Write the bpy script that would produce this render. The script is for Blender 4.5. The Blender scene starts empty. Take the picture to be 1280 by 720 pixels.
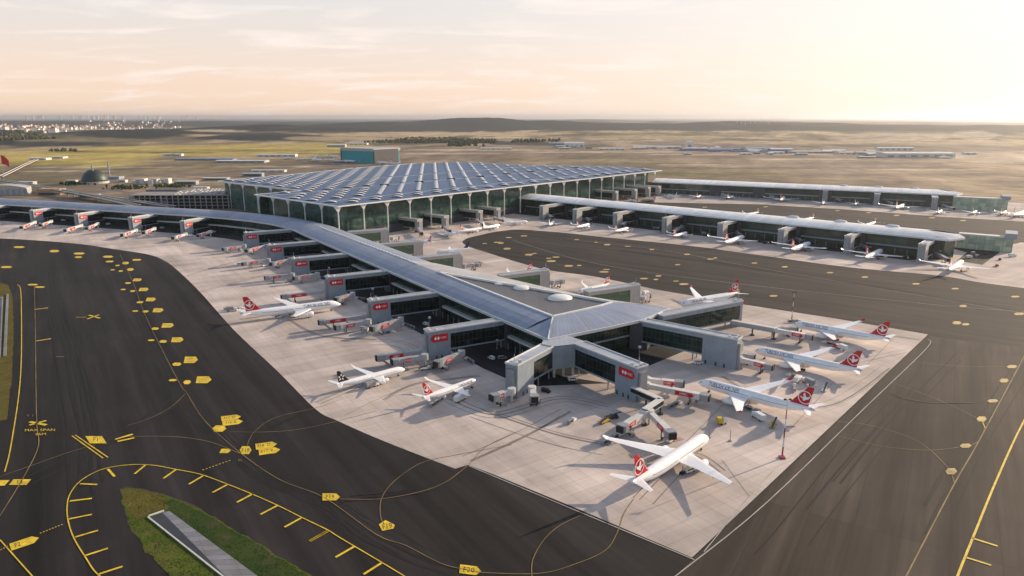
import bpy, math, random
import numpy as np
from mathutils import noise, Vector
random.seed(7)
SC = bpy.context.scene
COL = SC.collection

# ------------------------------------------------------------------ camera
F_PX, CAM_H, HOR = 880.0, 144.0, 147.0
PITCH = math.atan((360 - HOR) / F_PX)
CP, SP = math.cos(PITCH), math.sin(PITCH)
cam = bpy.data.cameras.new('camera')
cam.sensor_width = 36.0
cam.lens = 36.0 * F_PX / 1280.0
cam.clip_start, cam.clip_end = 1.0, 200000.0
camo = bpy.data.objects.new('camera', cam)
COL.objects.link(camo)
camo.location = (0, 0, CAM_H)
camo.rotation_euler = (math.pi / 2 - PITCH, 0, 0)
SC.camera = camo

# ------------------------------------------------------------------ light, sky, exposure
SUN_AZ, SUN_EL = math.radians(58), math.radians(18)
SC.view_settings.view_transform = 'Standard'
SC.view_settings.look = 'None'
SC.view_settings.gamma = 1.0
SC.view_settings.exposure = 0.58
SC.view_settings.use_curve_mapping = False
SC.cycles.use_denoising = True
SC.cycles.use_adaptive_sampling = True
SC.cycles.adaptive_threshold = 0.02
SC.cycles.max_bounces = 6
SC.cycles.diffuse_bounces = 3
SC.cycles.glossy_bounces = 3
SC.cycles.volume_bounces = 0

sun = bpy.data.lights.new('sun', 'SUN')
sun.energy = 4.2
sun.angle = math.radians(0.6)
sun.color = (1.0, 0.79, 0.57)
suno = bpy.data.objects.new('sun', sun)
COL.objects.link(suno)
sd = Vector((math.sin(SUN_AZ) * math.cos(SUN_EL), math.cos(SUN_AZ) * math.cos(SUN_EL), math.sin(SUN_EL)))
suno.rotation_euler = sd.to_track_quat('Z', 'Y').to_euler()
suno.location = (300, 200, 400)

world = bpy.data.worlds.new('World')
SC.world = world
world.use_nodes = True
wn, wl = world.node_tree.nodes, world.node_tree.links
wn.clear()
w_out = wn.new('ShaderNodeOutputWorld')
w_bg = wn.new('ShaderNodeBackground')
sky = wn.new('ShaderNodeTexSky')
sky.sky_type = 'NISHITA'
sky.sun_disc = False
sky.sun_elevation = SUN_EL
sky.sun_rotation = SUN_AZ
sky.altitude = 100
sky.air_density = 1.0
sky.dust_density = 2.0
sky.ozone_density = 1.0
w_bg.inputs['Strength'].default_value = 0.125
def wmath(op, a, b=None, c=None, clamp=False):
    n = wn.new('ShaderNodeMath'); n.operation = op; n.use_clamp = clamp
    for i, x in enumerate((a, b, c)):
        if x is None: continue
        if isinstance(x, (int, float)): n.inputs[i].default_value = x
        else: wl.new(x, n.inputs[i])
    return n.outputs[0]
def wmix(fac, a, b, mode='MIX'):
    n = wn.new('ShaderNodeMix'); n.data_type = 'RGBA'; n.blend_type = mode
    if isinstance(fac, (int, float)): n.inputs[0].default_value = fac
    else: wl.new(fac, n.inputs[0])
    for i, x in ((6, a), (7, b)):
        if isinstance(x, tuple): n.inputs[i].default_value = x + (1,)
        else: wl.new(x, n.inputs[i])
    return n.outputs[2]
tc = wn.new('ShaderNodeTexCoord')
sep = wn.new('ShaderNodeSeparateXYZ')
wl.new(tc.outputs['Generated'], sep.inputs[0])
elev = wmath('MAXIMUM', sep.outputs['Z'], 0.0)
# low dusty band: peach at the horizon, paler above, whiter towards the sun; clear blue sky higher up and behind
def wstep(x, lo, hi):
    n = wn.new('ShaderNodeMapRange'); n.interpolation_type = 'SMOOTHSTEP'; wl.new(x, n.inputs[0])
    n.inputs[1].default_value = lo; n.inputs[2].default_value = hi
    return n.outputs[0]
az = wmath('ARCTAN2', sep.outputs['X'], sep.outputs['Y'])
cosaz = wmath('COSINE', wmath('SUBTRACT', az, SUN_AZ))
band = wmix(wstep(elev, 0.0, 0.15), (5.7, 4.2, 3.15), (4.5, 4.25, 4.1))
glow = wmath('MULTIPLY', wmath('MULTIPLY', wmath('POWER', wmath('MAXIMUM', cosaz, 0.0), 3.0), 0.8), wmath('SUBTRACT', 1.0, wstep(elev, 0.2, 0.7)))
band = wmix(glow, band, (6.6, 6.0, 5.5))
bf = wmath('MULTIPLY', wmath('SUBTRACT', 1.0, wstep(elev, 0.14, 0.42)), wstep(cosaz, -0.8, -0.1))
c2 = wmix(wmath('MULTIPLY', bf, 0.96), sky.outputs[0], band)
# high thin cirrus: streaks stretched along the horizon
cv = wn.new('ShaderNodeCombineXYZ')
den = wmath('ADD', elev, 0.12)
wl.new(wmath('DIVIDE', sep.outputs['X'], den), cv.inputs[0])
wl.new(wmath('MULTIPLY', wmath('DIVIDE', sep.outputs['Y'], den), 2.0), cv.inputs[1])
cn = wn.new('ShaderNodeTexNoise')
wl.new(cv.outputs[0], cn.inputs['Vector'])
cn.inputs['Scale'].default_value = 1.1
cn.inputs['Detail'].default_value = 7
cn.inputs['Roughness'].default_value = 0.6
cn.inputs['Distortion'].default_value = 0.6
cr = wn.new('ShaderNodeMapRange')
wl.new(cn.outputs[0], cr.inputs[0])
cr.inputs[1].default_value = 0.50
cr.inputs[2].default_value = 0.70
c3 = wmix(wmath('MULTIPLY', cr.outputs[0], 0.8), c2, (5.9, 5.2, 4.8))
wl.new(c3, w_bg.inputs[0])
wl.new(w_bg.outputs[0], w_out.inputs['Surface'])

# ------------------------------------------------------------------ helpers
def at(u, v, h=0.0):
    """where the sight line through pixel (u, v) of the 1280x720 photo meets height h"""
    yd = v - 360.0
    t = (CAM_H - h) / (F_PX * SP + yd * CP)
    return Vector(((u - 640.0) * t, (F_PX * CP - yd * SP) * t, h))
def px(p):
    X, Y, Z = p[0], p[1], p[2] - CAM_H
    d = Y * CP - Z * SP
    return (640 + F_PX * X / d, 360 - F_PX * (Y * SP + Z * CP) / d)

class MB:
    def __init__(s): s.v = []; s.f = []; s.m = []; s.uv = {}
    def face(s, pts, mi=0, uv=None):
        b = len(s.v)
        s.v += [tuple(p) for p in pts]
        s.f.append(tuple(range(b, b + len(pts)))); s.m.append(mi)
        if uv: s.uv[len(s.f) - 1] = uv
        return s
    def prism(s, pts, z0, z1, mi=0, top=None, bottom=True):
        n = len(pts); b = len(s.v)
        a = sum(pts[i][0] * pts[(i + 1) % n][1] - pts[(i + 1) % n][0] * pts[i][1] for i in range(n))
        if a < 0: pts = pts[::-1]
        s.v += [(p[0], p[1], z0) for p in pts] + [(p[0], p[1], z1) for p in pts]
        for i in range(n):
            j = (i + 1) % n
            s.f.append((b + i, b + j, b + n + j, b + n + i)); s.m.append(mi)
        s.f.append(tuple(range(b + n, b + 2 * n))); s.m.append(mi if top is None else top)
        if bottom: s.f.append(tuple(range(b + n - 1, b - 1, -1))); s.m.append(mi)
        return s
    def box(s, x0, x1, y0, y1, z0, z1, mi=0, top=None):
        return s.prism([(x0, y0), (x1, y0), (x1, y1), (x0, y1)], z0, z1, mi, top)
    def bar(s, a, b, w, z0, z1, mi=0, top=None):
        """upright slab along the ground line a-b, w wide"""
        a, b = Vector((a[0], a[1])), Vector((b[0], b[1]))
        d = (b - a).normalized(); n = Vector((-d.y, d.x)) * w / 2
        return s.prism([a - n, b - n, b + n, a + n], z0, z1, mi, top)
    def loft(s, rings, mi=0, cap=True, closed=True):
        b = len(s.v); n = len(rings[0])
        for r in rings: s.v += [tuple(p) for p in r]
        for k in range(len(rings) - 1):
            for i in range(n if closed else n - 1):
                j = (i + 1) % n
                s.f.append((b + k * n + i, b + k * n + j, b + (k + 1) * n + j, b + (k + 1) * n + i)); s.m.append(mi)
        if cap and closed:
            s.f.append(tuple(range(b + n - 1, b - 1, -1))); s.m.append(mi)
            e = b + (len(rings) - 1) * n
            s.f.append(tuple(range(e, e + n))); s.m.append(mi)
        return s
    def tube(s, a, b, r0, r1=None, n=8, mi=0):
        a, b = Vector(a), Vector(b); r1 = r0 if r1 is None else r1
        d = (b - a).normalized()
        x = d.orthogonal().normalized(); y = d.cross(x)
        ring = lambda c, r: [c + x * (r * math.cos(2 * math.pi * i / n)) + y * (r * math.sin(2 * math.pi * i / n)) for i in range(n)]
        return s.loft([ring(a, r0), ring(b, r1)], mi)
    def beam(s, a, b, w, h, mi=0):
        """square beam in space from a to b"""
        a, b = Vector(a), Vector(b); d = (b - a).normalized()
        side = d.cross(Vector((0, 0, 1)))
        side = (side if side.length > 1e-4 else Vector((1, 0, 0))).normalized() * w / 2
        up = side.cross(d).normalized() * h / 2
        ring = lambda c: [c - side - up, c + side - up, c + side + up, c - side + up]
        return s.loft([ring(a), ring(b)], mi)
    def strip(s, pts, w, z, mi=0):
        """flat painted line along ground points"""
        P = [Vector((p[0], p[1])) for p in pts]
        L = []; R = []
        for i, p in enumerate(P):
            d = (P[min(i + 1, len(P) - 1)] - P[max(i - 1, 0)]).normalized()
            n = Vector((-d.y, d.x)) * w / 2
            L.append((p.x + n.x, p.y + n.y, z)); R.append((p.x - n.x, p.y - n.y, z))
        b = len(s.v)
        for l, r in zip(L, R): s.v += [r, l]
        for i in range(len(P) - 1):
            s.f.append((b + 2 * i, b + 2 * i + 2, b + 2 * i + 3, b + 2 * i + 1)); s.m.append(mi)
        return s
    def build(s, name, mats, parent=None, local=False, smooth=False):
        me = bpy.data.meshes.new(name)
        o = Vector((0, 0, 0))
        if parent and not local:
            p = parent
            while p: o = o + Vector(p.location); p = p.parent
        me.from_pydata([(v[0] - o.x, v[1] - o.y, v[2] - o.z) for v in s.v], [], s.f)
        for m in (mats if isinstance(mats, (list, tuple)) else [mats]): me.materials.append(m)
        me.polygons.foreach_set('material_index', s.m)
        if smooth: me.polygons.foreach_set('use_smooth', [True] * len(s.f))
        if s.uv:
            ul = me.uv_layers.new(name='along')
            for fi, uv in s.uv.items():
                for k, li in enumerate(me.polygons[fi].loop_indices): ul.data[li].uv = uv[k]
        me.update()
        ob = bpy.data.objects.new(name, me)
        COL.objects.link(ob)
        if parent: ob.parent = parent
        return ob

def tag(o, label=None, cat=None, group=None, kind=None):
    if label: o['label'] = label
    if cat: o['category'] = cat
    if group: o['group'] = group
    if kind: o['kind'] = kind
    return o
def thing(name, loc, label, cat, group=None, rz=0.0):
    o = bpy.data.objects.new(name, None)
    o.empty_display_size = 1.0
    COL.objects.link(o)
    o.location = loc; o.rotation_euler = (0, 0, rz)
    return tag(o, label, cat, group)
def copy_tree(o, parent=None):
    c = o.copy(); COL.objects.link(c)
    if parent: c.parent = parent
    for ch in list(o.children): copy_tree(ch, c)
    return c
ORD = ['first', 'second', 'third', 'fourth', 'fifth', 'sixth', 'seventh', 'eighth', 'ninth', 'tenth', 'eleventh', 'twelfth', 'thirteenth', 'fourteenth']

# ------------------------------------------------------------------ materials
def mat(name, col, rough=0.7, metal=0.0, spec=0.5, var=0.0, vscale=0.05, stretch=(1, 1, 1), bump=0.0):
    m = bpy.data.materials.new(name); m.use_nodes = True
    nt = m.node_tree; b = nt.nodes['Principled BSDF']
    b.inputs['Base Color'].default_value = tuple(col) + (1,)
    b.inputs['Roughness'].default_value = rough
    b.inputs['Metallic'].default_value = metal
    b.inputs['Specular IOR Level'].default_value = spec
    if var:
        t = nt.nodes.new('ShaderNodeTexCoord'); mp = nt.nodes.new('ShaderNodeMapping')
        mp.inputs['Scale'].default_value = stretch
        nt.links.new(t.outputs['Object'], mp.inputs[0])
        n = nt.nodes.new('ShaderNodeTexNoise'); n.inputs['Scale'].default_value = vscale; n.inputs['Detail'].default_value = 6
        nt.links.new(mp.outputs[0], n.inputs['Vector'])
        r = nt.nodes.new('ShaderNodeMapRange'); r.inputs[3].default_value = 1 - var; r.inputs[4].default_value = 1 + var
        r.inputs[1].default_value = 0.3; r.inputs[2].default_value = 0.7
        nt.links.new(n.outputs[0], r.inputs[0])
        mx = nt.nodes.new('ShaderNodeMix'); mx.data_type = 'RGBA'; mx.blend_type = 'MULTIPLY'; mx.inputs[0].default_value = 1
        mx.inputs[6].default_value = tuple(col) + (1,)
        nt.links.new(r.outputs[0], mx.inputs[7])
        nt.links.new(mx.outputs[2], b.inputs['Base Color'])
    return m

class NT:
    """small node-tree writer for the ground and facade materials"""
    def __init__(s, name):
        s.m = bpy.data.materials.new(name); s.m.use_nodes = True
        s.n = s.m.node_tree.nodes; s.l = s.m.node_tree.links
        s.b = s.n['Principled BSDF']
        s.tc = s.n.new('ShaderNodeTexCoord')
    def put(s, sock, x):
        if isinstance(x, (int, float)): sock.default_value = x
        elif isinstance(x, tuple): sock.default_value = x + (1,) if len(x) == 3 and sock.type == 'RGBA' else x
        else: s.l.new(x, sock)
    def math(s, op, a, b=None, c=None, clamp=False):
        n = s.n.new('ShaderNodeMath'); n.operation = op; n.use_clamp = clamp
        for i, x in enumerate((a, b, c)):
            if x is not None: s.put(n.inputs[i], x)
        return n.outputs[0]
    def mix(s, f, a, b, mode='MIX'):
        n = s.n.new('ShaderNodeMix'); n.data_type = 'RGBA'; n.blend_type = mode
        s.put(n.inputs[0], f); s.put(n.inputs[6], a); s.put(n.inputs[7], b)
        return n.outputs[2]
    def map(s, src, scale=(1, 1, 1), rot=0.0, loc=(0, 0, 0)):
        """coordinates turned by rot about z, then scaled"""
        r = s.n.new('ShaderNodeVectorRotate'); r.rotation_type = 'Z_AXIS'
        s.l.new(src, r.inputs['Vector']); r.inputs['Angle'].default_value = rot
        n = s.n.new('ShaderNodeMapping'); n.inputs['Scale'].default_value = scale; n.inputs['Location'].default_value = loc
        s.l.new(r.outputs[0], n.inputs[0])
        return n.outputs[0]
    def noise(s, vec, scale, detail=5, rough=0.55, lo=0.3, hi=0.7, a=0.0, b=1.0):
        n = s.n.new('ShaderNodeTexNoise'); s.l.new(vec, n.inputs['Vector'])
        n.inputs['Scale'].default_value = scale; n.inputs['Detail'].default_value = detail; n.inputs['Roughness'].default_value = rough
        r = s.n.new('ShaderNodeMapRange'); s.l.new(n.outputs[0], r.inputs[0])
        for i, x in ((1, lo), (2, hi), (3, a), (4, b)): r.inputs[i].default_value = x
        return r.outputs[0]
    def sep(s, vec):
        n = s.n.new('ShaderNodeSeparateXYZ'); s.l.new(vec, n.inputs[0]); return n.outputs
    def line(s, coord, period, width):
        """1 on thin lines every period"""
        fr = s.math('FRACT', s.math('DIVIDE', coord, period))
        return s.math('LESS_THAN', fr, width / period)

def asphalt_mat(name, base, rot):
    t = NT(name)
    p = t.tc.outputs['Object']
    along = t.map(p, (0.004, 0.09, 1), rot)
    streak = t.noise(along, 1.0, 6, 0.6, 0.3, 0.72, 0.45, 1.75)
    fine = t.noise(t.map(p, (0.02, 0.35, 1), rot), 1.0, 4, 0.5, 0.3, 0.7, 0.86, 1.14)
    blot = t.noise(p, 0.012, 5, 0.6, 0.3, 0.7, 0.75, 1.25)
    c = t.mix(1.0, base, t.mix(1.0, streak, fine, 'MULTIPLY'), 'MULTIPLY')
    c = t.mix(1.0, c, blot, 'MULTIPLY')
    xy = t.sep(t.map(p, (1, 1, 1), rot))
    lw = t.n.new('ShaderNodeTexWhiteNoise'); lw.noise_dimensions = '2D'
    sn = t.n.new('ShaderNodeVectorMath'); sn.operation = 'SNAP'; t.l.new(t.map(p, (1, 1, 1), rot), sn.inputs[0]); sn.inputs[1].default_value = (260.0, 7.5, 10.0)
    t.l.new(sn.outputs[0], lw.inputs['Vector'])
    c = t.mix(1.0, c, t.math('MULTIPLY_ADD', lw.outputs['Value'], 0.30, 0.85), 'MULTIPLY')
    joint = t.math('MAXIMUM', t.line(xy['Y'], 15.0, 0.35), t.line(xy['X'], 130.0, 0.35))
    c = t.mix(t.math('MULTIPLY', joint, 0.55), c, (0.02, 0.018, 0.017))
    # worn rubber track down the middle of each lane
    t.l.new(c, t.b.inputs['Base Color'])
    t.b.inputs['Roughness'].default_value = 0.82
    t.b.inputs['Specular IOR Level'].default_value = 0.2
    return t.m

def concrete_mat(name, base, rot):
    t = NT(name)
    p = t.tc.outputs['Object']
    r = t.map(p, (1, 1, 1), rot)
    xy = t.sep(r)
    big = t.noise(p, 0.011, 6, 0.62, 0.3, 0.7, 0.74, 1.2)
    stre = t.noise(t.map(p, (0.008, 0.05, 1), rot), 1.0, 6, 0.65, 0.3, 0.7, 0.78, 1.18)
    # slab by slab tint
    sn = t.n.new('ShaderNodeVectorMath'); sn.operation = 'SNAP'
    t.l.new(r, sn.inputs[0]); sn.inputs[1].default_value = (15.0, 60.0, 10.0)
    wn_ = t.n.new('ShaderNodeTexWhiteNoise'); wn_.noise_dimensions = '2D'
    t.l.new(sn.outputs[0], wn_.inputs['Vector'])
    slab = t.math('MULTIPLY_ADD', wn_.outputs['Value'], 0.20, 0.90)
    c = t.mix(1.0, base, big, 'MULTIPLY')
    c = t.mix(1.0, c, stre, 'MULTIPLY')
    c = t.mix(1.0, c, slab, 'MULTIPLY')
    j = t.math('MAXIMUM', t.line(xy['X'], 7.5, 0.22), t.line(xy['Y'], 7.5, 0.22))
    c = t.mix(t.math('MULTIPLY', j, 0.3), c, (0.10, 0.09, 0.085))
    c = t.mix(1.0, c, t.noise(t.map(p, (0.07, 0.007, 1), rot, (5, 2, 0)), 1.0, 6, 0.65, 0.3, 0.7, 0.82, 1.14), 'MULTIPLY')
    oil = t.noise(p, 0.03, 7, 0.7, 0.60, 0.80, 0.0, 0.5)
    c = t.mix(oil, c, (0.13, 0.11, 0.10))
    t.l.new(c, t.b.inputs['Base Color'])
    t.b.inputs['Roughness'].default_value = 0.85
    t.b.inputs['Specular IOR Level'].default_value = 0.25
    return t.m

def roof_mat(name, base, seam=3.2, rough=0.42, metal=0.55, depth=0.35):
    """standing-seam metal; 'along' holds metres along the building"""
    t = NT(name)
    uv = t.n.new('ShaderNodeUVMap'); uv.uv_map = 'along'
    xy = t.sep(uv.outputs[0])
    ln = t.line(xy['X'], seam, 0.35)
    wide = t.line(t.math('ADD', xy['X'], 7.0), seam * 9, 0.7)
    n = t.noise(t.map(t.tc.outputs['Object'], (1, 1, 1)), 0.03, 5, 0.6, 0.3, 0.7, 0.85, 1.15)
    sn = t.n.new('ShaderNodeTexWhiteNoise'); sn.noise_dimensions = '1D'
    t.l.new(t.math('FLOOR', t.math('DIVIDE', xy['X'], seam)), sn.inputs['W'])
    pan = t.math('MULTIPLY_ADD', sn.outputs['Value'], 0.16, 0.92)
    c = t.mix(1.0, base, t.math('MULTIPLY', n, pan), 'MULTIPLY')
    c = t.mix(t.math('MULTIPLY', t.math('MAXIMUM', ln, wide), depth), c, (0.05, 0.06, 0.08))
    t.l.new(c, t.b.inputs['Base Color'])
    t.b.inputs['Roughness'].default_value = rough
    t.b.inputs['Metallic'].default_value = metal
    return t.m

def glass_mat(name, base, tint2, bay=3.0, floor=4.5, rough=0.12):
    """dark glazing with a mullion grid; 'along' holds metres along and up the wall"""
    t = NT(name)
    uv = t.n.new('ShaderNodeUVMap'); uv.uv_map = 'along'
    xy = t.sep(uv.outputs[0])
    sn = t.n.new('ShaderNodeVectorMath'); sn.operation = 'SNAP'
    t.l.new(uv.outputs[0], sn.inputs[0]); sn.inputs[1].default_value = (bay, floor, 1)
    w = t.n.new('ShaderNodeTexWhiteNoise'); w.noise_dimensions = '2D'
    t.l.new(sn.outputs[0], w.inputs['Vector'])
    inside = t.noise(t.map(uv.outputs[0], (0.06, 0.22, 1)), 1.0, 5, 0.65, 0.35, 0.7)
    c = t.mix(inside, base, tint2)
    c = t.mix(1.0, c, t.math('MULTIPLY_ADD', w.outputs['Value'], 0.5, 0.75), 'MULTIPLY')
    g = t.math('MAXIMUM', t.line(xy['X'], bay, 0.22), t.line(xy['Y'], floor, 0.25))
    c = t.mix(t.math('MULTIPLY', g, 0.5), c, (0.10, 0.12, 0.12))
    t.l.new(c, t.b.inputs['Base Color'])
    t.b.inputs['Roughness'].default_value = rough
    t.b.inputs['Specular IOR Level'].default_value = 0.55
    return t.m

def clad_mat(name, base, panel=2.4, rough=0.6, metal=0.15):
    t = NT(name)
    p = t.tc.outputs['Object']
    z = t.sep(p)['Z']
    ln = t.line(z, panel, 0.10)
    n = t.noise(p, 0.12, 5, 0.6, 0.3, 0.7, 0.9, 1.1)
    run = t.noise(t.map(p, (0.6, 0.6, 0.05)), 1.0, 4, 0.6, 0.3, 0.7, 0.92, 1.08)
    c = t.mix(1.0, base, t.math('MULTIPLY', n, run), 'MULTIPLY')
    c = t.mix(t.math('MULTIPLY', ln, 0.25), c, (0.1, 0.1, 0.11))
    t.l.new(c, t.b.inputs['Base Color'])
    t.b.inputs['Roughness'].default_value = rough
    t.b.inputs['Metallic'].default_value = metal
    return t.m

PIER_ROT = math.atan2(455, -302)          # pier runs along this bearing
M = {}
M['asphalt'] = asphalt_mat('asphalt', (0.020, 0.0175, 0.017), -PIER_ROT)
M['asphalt2'] = asphalt_mat('asphalt_cross', (0.029, 0.024, 0.0215), math.atan2(364, 497))
M['asphalt_east'] = asphalt_mat('asphalt_glare_brown', (0.045, 0.035, 0.028), math.atan2(-1, 0.62) + math.pi)  # glare over the east taxiway put into a browner, lighter asphalt colour
M['service'] = asphalt_mat('service_road_asphalt', (0.024, 0.023, 0.025), -PIER_ROT)
M['concrete'] = concrete_mat('apron_concrete', (0.53, 0.455, 0.41), -PIER_ROT)
M['concrete2'] = concrete_mat('apron_concrete_east', (0.47, 0.415, 0.38), math.atan2(364, 497))
M['yellow'] = mat('yellow_paint', (0.72, 0.50, 0.015), 0.6, var=0.25, vscale=0.25)
def worn(m, under=(0.03, 0.026, 0.024), amount=0.5):
    nt = m.node_tree; b = nt.nodes['Principled BSDF']; src = b.inputs['Base Color'].links[0].from_socket
    tcn = nt.nodes.new('ShaderNodeTexCoord'); n = nt.nodes.new('ShaderNodeTexNoise'); n.inputs['Scale'].default_value = 0.55; n.inputs['Detail'].default_value = 8; n.inputs['Roughness'].default_value = 0.75
    nt.links.new(tcn.outputs['Object'], n.inputs['Vector'])
    r = nt.nodes.new('ShaderNodeMapRange'); r.inputs[1].default_value = 0.48; r.inputs[2].default_value = 0.70; r.inputs[4].default_value = amount
    nt.links.new(n.outputs[0], r.inputs[0])
    mx = nt.nodes.new('ShaderNodeMix'); mx.data_type = 'RGBA'; nt.links.new(r.outputs[0], mx.inputs[0]); nt.links.new(src, mx.inputs[6]); mx.inputs[7].default_value = under + (1,)
    nt.links.new(mx.outputs[2], b.inputs['Base Color'])
worn(M['yellow'])
M['yellow_pale'] = mat('pale_yellow_paint', (0.50, 0.37, 0.13), 0.7, var=0.35, vscale=0.15)
M['yellow_worn'] = mat('worn_yellow_paint', (0.22, 0.15, 0.05), 0.7, var=0.5, vscale=0.08)
M['white_line'] = mat('white_line_paint', (0.40, 0.38, 0.35), 0.6, var=0.3, vscale=0.1)
M['pale_line'] = mat('faded_line_paint', (0.60, 0.56, 0.52), 0.7, var=0.3, vscale=0.1)
M['black'] = mat('black_paint', (0.015, 0.015, 0.016), 0.6)
M['red_line'] = mat('red_line_paint', (0.35, 0.06, 0.05), 0.6)
M['roof'] = roof_mat('pier_roof_metal', (0.27, 0.31, 0.395), 3.2, 0.5, 0.25, 0.25)
M['roof_pale'] = roof_mat('sunlit_roof_slope', (0.40, 0.40, 0.41), 6.0, 0.55, 0.0, 0.12)  # sunlight on the far slope put into a paler roof colour
M['roof_dark'] = roof_mat('dark_roof_membrane', (0.105, 0.10, 0.105), 4.5, 0.5, 0.0, 0.3)
M['roof_term'] = roof_mat('terminal_roof_metal', (0.07, 0.125, 0.235), 6.0, 0.6, 0.15, 0.3)
M['roof_stub'] = roof_mat('gate_roof_metal', (0.40, 0.43, 0.47), 3.0, 0.5, 0.3, 0.2)
M['trim'] = mat('light_metal_trim', (0.62, 0.62, 0.63), 0.45, 0.2)
M['white_steel'] = mat('white_steel', (0.74, 0.74, 0.72), 0.5, var=0.06, vscale=0.2)
M['glass'] = glass_mat('pier_glass', (0.008, 0.018, 0.015), (0.022, 0.05, 0.036))
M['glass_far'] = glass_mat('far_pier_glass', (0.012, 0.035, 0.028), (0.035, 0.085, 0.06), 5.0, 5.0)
M['glass_dark'] = glass_mat('dark_glass', (0.006, 0.010, 0.010), (0.014, 0.024, 0.020))
M['glass_green'] = glass_mat('green_hall_glass', (0.026, 0.062, 0.052), (0.085, 0.145, 0.115), 4.0, 6.0)
M['glass_pale'] = glass_mat('pale_green_glass', (0.05, 0.11, 0.07), (0.13, 0.19, 0.11), 4.0, 6.0, 0.2)
M['glass_link'] = glass_mat('backlit_link_glass', (0.30, 0.38, 0.27), (0.48, 0.52, 0.38), 5.0, 6.0, 0.35)  # light shining through the glass put into a bright base colour
M['clad'] = clad_mat('grey_cladding', (0.27, 0.315, 0.365))
M['clad_dark'] = clad_mat('dark_cladding', (0.050, 0.055, 0.068))
M['clad_pale'] = clad_mat('pale_cladding', (0.42, 0.41, 0.40))
M['soffit'] = mat('soffit', (0.10, 0.10, 0.11), 0.7)
M['sign_red'] = mat('sign_red', (0.58, 0.008, 0.016), 0.45)
M['sign_white'] = mat('sign_white', (0.8, 0.8, 0.8), 0.45)
M['plane_white'] = mat('aircraft_white', (0.88, 0.88, 0.88), 0.28, var=0.04, vscale=0.3)
M['cabin_glass'] = mat('cabin_glass', (0.16, 0.17, 0.19), 0.25)
M['plane_grey'] = mat('aircraft_grey', (0.55, 0.57, 0.60), 0.35, var=0.06, vscale=0.4)
M['plane_red'] = mat('aircraft_red', (0.52, 0.012, 0.022), 0.35)
M['plane_black'] = mat('aircraft_black', (0.012, 0.012, 0.014), 0.35)
M['plane_navy'] = mat('aircraft_navy', (0.02, 0.035, 0.12), 0.4)
M['titles'] = mat('titles_blue', (0.02, 0.045, 0.16), 0.4)
M['rubber'] = mat('rubber', (0.02, 0.02, 0.02), 0.8)
M['dark_metal'] = mat('dark_metal', (0.06, 0.06, 0.065), 0.5, 0.4)
M['mid_metal'] = mat('mid_metal', (0.30, 0.31, 0.33), 0.5, 0.3, var=0.1, vscale=0.3)
M['bridge_grey'] = clad_mat('bridge_grey', (0.38, 0.39, 0.41), 1.2)
M['bridge_pale'] = clad_mat('bridge_pale', (0.60, 0.59, 0.57), 1.2)
M['van_yellow'] = mat('vehicle_yellow', (0.55, 0.38, 0.03), 0.45)
M['van_white'] = mat('vehicle_white', (0.72, 0.72, 0.71), 0.4)
M['mast_red'] = mat('mast_red', (0.30, 0.02, 0.03), 0.5)
M['turquoise'] = clad_mat('turquoise_cladding', (0.015, 0.31, 0.34), 3.0)
M['sky_white'] = mat('skylight_white', (0.60, 0.61, 0.63), 0.5)
M['glass_dark_plain'] = mat('dark_glass_plain', (0.012, 0.022, 0.020), 0.15)

# ================================================================== GROUND
def fbm(x, y, s, o=4):
    return noise.fractal(Vector((x * s, y * s, 3.7)), 1.0, 2.0, o)
HILLS = [  # u centre, distance, height, half width across, half depth
    (180, 6300, 70, 620, 700), (60, 7600, 30, 900, 900), (330, 7200, 66, 900, 800),
    (470, 9500, 78, 1100, 900), (600, 9800, 132, 1000, 900), (700, 9600, 108, 900, 900), (780, 9300, 84, 900, 900),
    (900, 9000, 84, 1100, 900), (1010, 8600, 78, 1200, 800), (1130, 8200, 82, 1100, 700), (1260, 7600, 78, 900, 700), (1380, 7200, 70, 900, 800),
    (1120, 5300, 40, 480, 420), (1010, 5900, 30, 500, 400), (880, 6300, 36, 620, 420), (1230, 5600, 34, 420, 420), (640, 6600, 30, 520, 420), (520, 5900, 22, 420, 380), (300, 5200, 20, 520, 380), (60, 4900, 18, 420, 380), (760, 5600, 24, 420, 380),
  (-120, 7000, 60, 900, 900), (250, 17000, 62, 4000, 2500), (650, 19000, 100, 4000, 2500), (1000, 18000, 60, 5000, 2500), (100, 21000, 70, 5000, 3000)]
HC = []
for (u, D, h, wx, wy) in HILLS:
    a = math.atan((u - 640) / F_PX * CP)
    HC.append((D * math.sin(a), D * math.cos(a), math.sin(a), math.cos(a), h, wx, wy))
def terrain_h(x, y):
    r = math.hypot(x, y)
    global HSH
    HSH = 0.0
    if r < 3800: return 0.0
    h = 0.0
    for (cx, cy, sa, ca, hh, wx, wy) in HC:
        dx, dy = x - cx, y - cy
        al = dx * ca - dy * sa; dp = dx * sa + dy * ca
        h = max(h, hh * math.exp(-(al / wx) ** 2 * 0.7 - (dp / wy) ** 2 * 0.7))
    n = fbm(x, y, 1 / 1500.0, 5)
    k = min(1.0, (r - 3800) / 3000)
    HSH = min(1.0, h / 60.0) if 6900 < r < 11500 or (x < -1200 and r > 5600) else 0.0
    return max(0.0, h * (1 + 0.22 * n) + k * (7 * n + 4 * fbm(x, y, 1 / 420.0, 3) + 3))
def lerp(a, b, t): return tuple(x + (y - x) * t for x, y in zip(a, b))
def sstep(x, a, b):
    t = min(1, max(0, (x - a) / (b - a))); return t * t * (3 - 2 * t)
GRASS, GRASS2, DIRT, TAN, FOREST, OLIVE = (0.43, 0.335, 0.105), (0.25, 0.22, 0.05), (0.20, 0.155, 0.12), (0.46, 0.35, 0.22), (0.020, 0.026, 0.022), (0.15, 0.13, 0.065)
PALE = (0.48, 0.39, 0.28)
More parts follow.
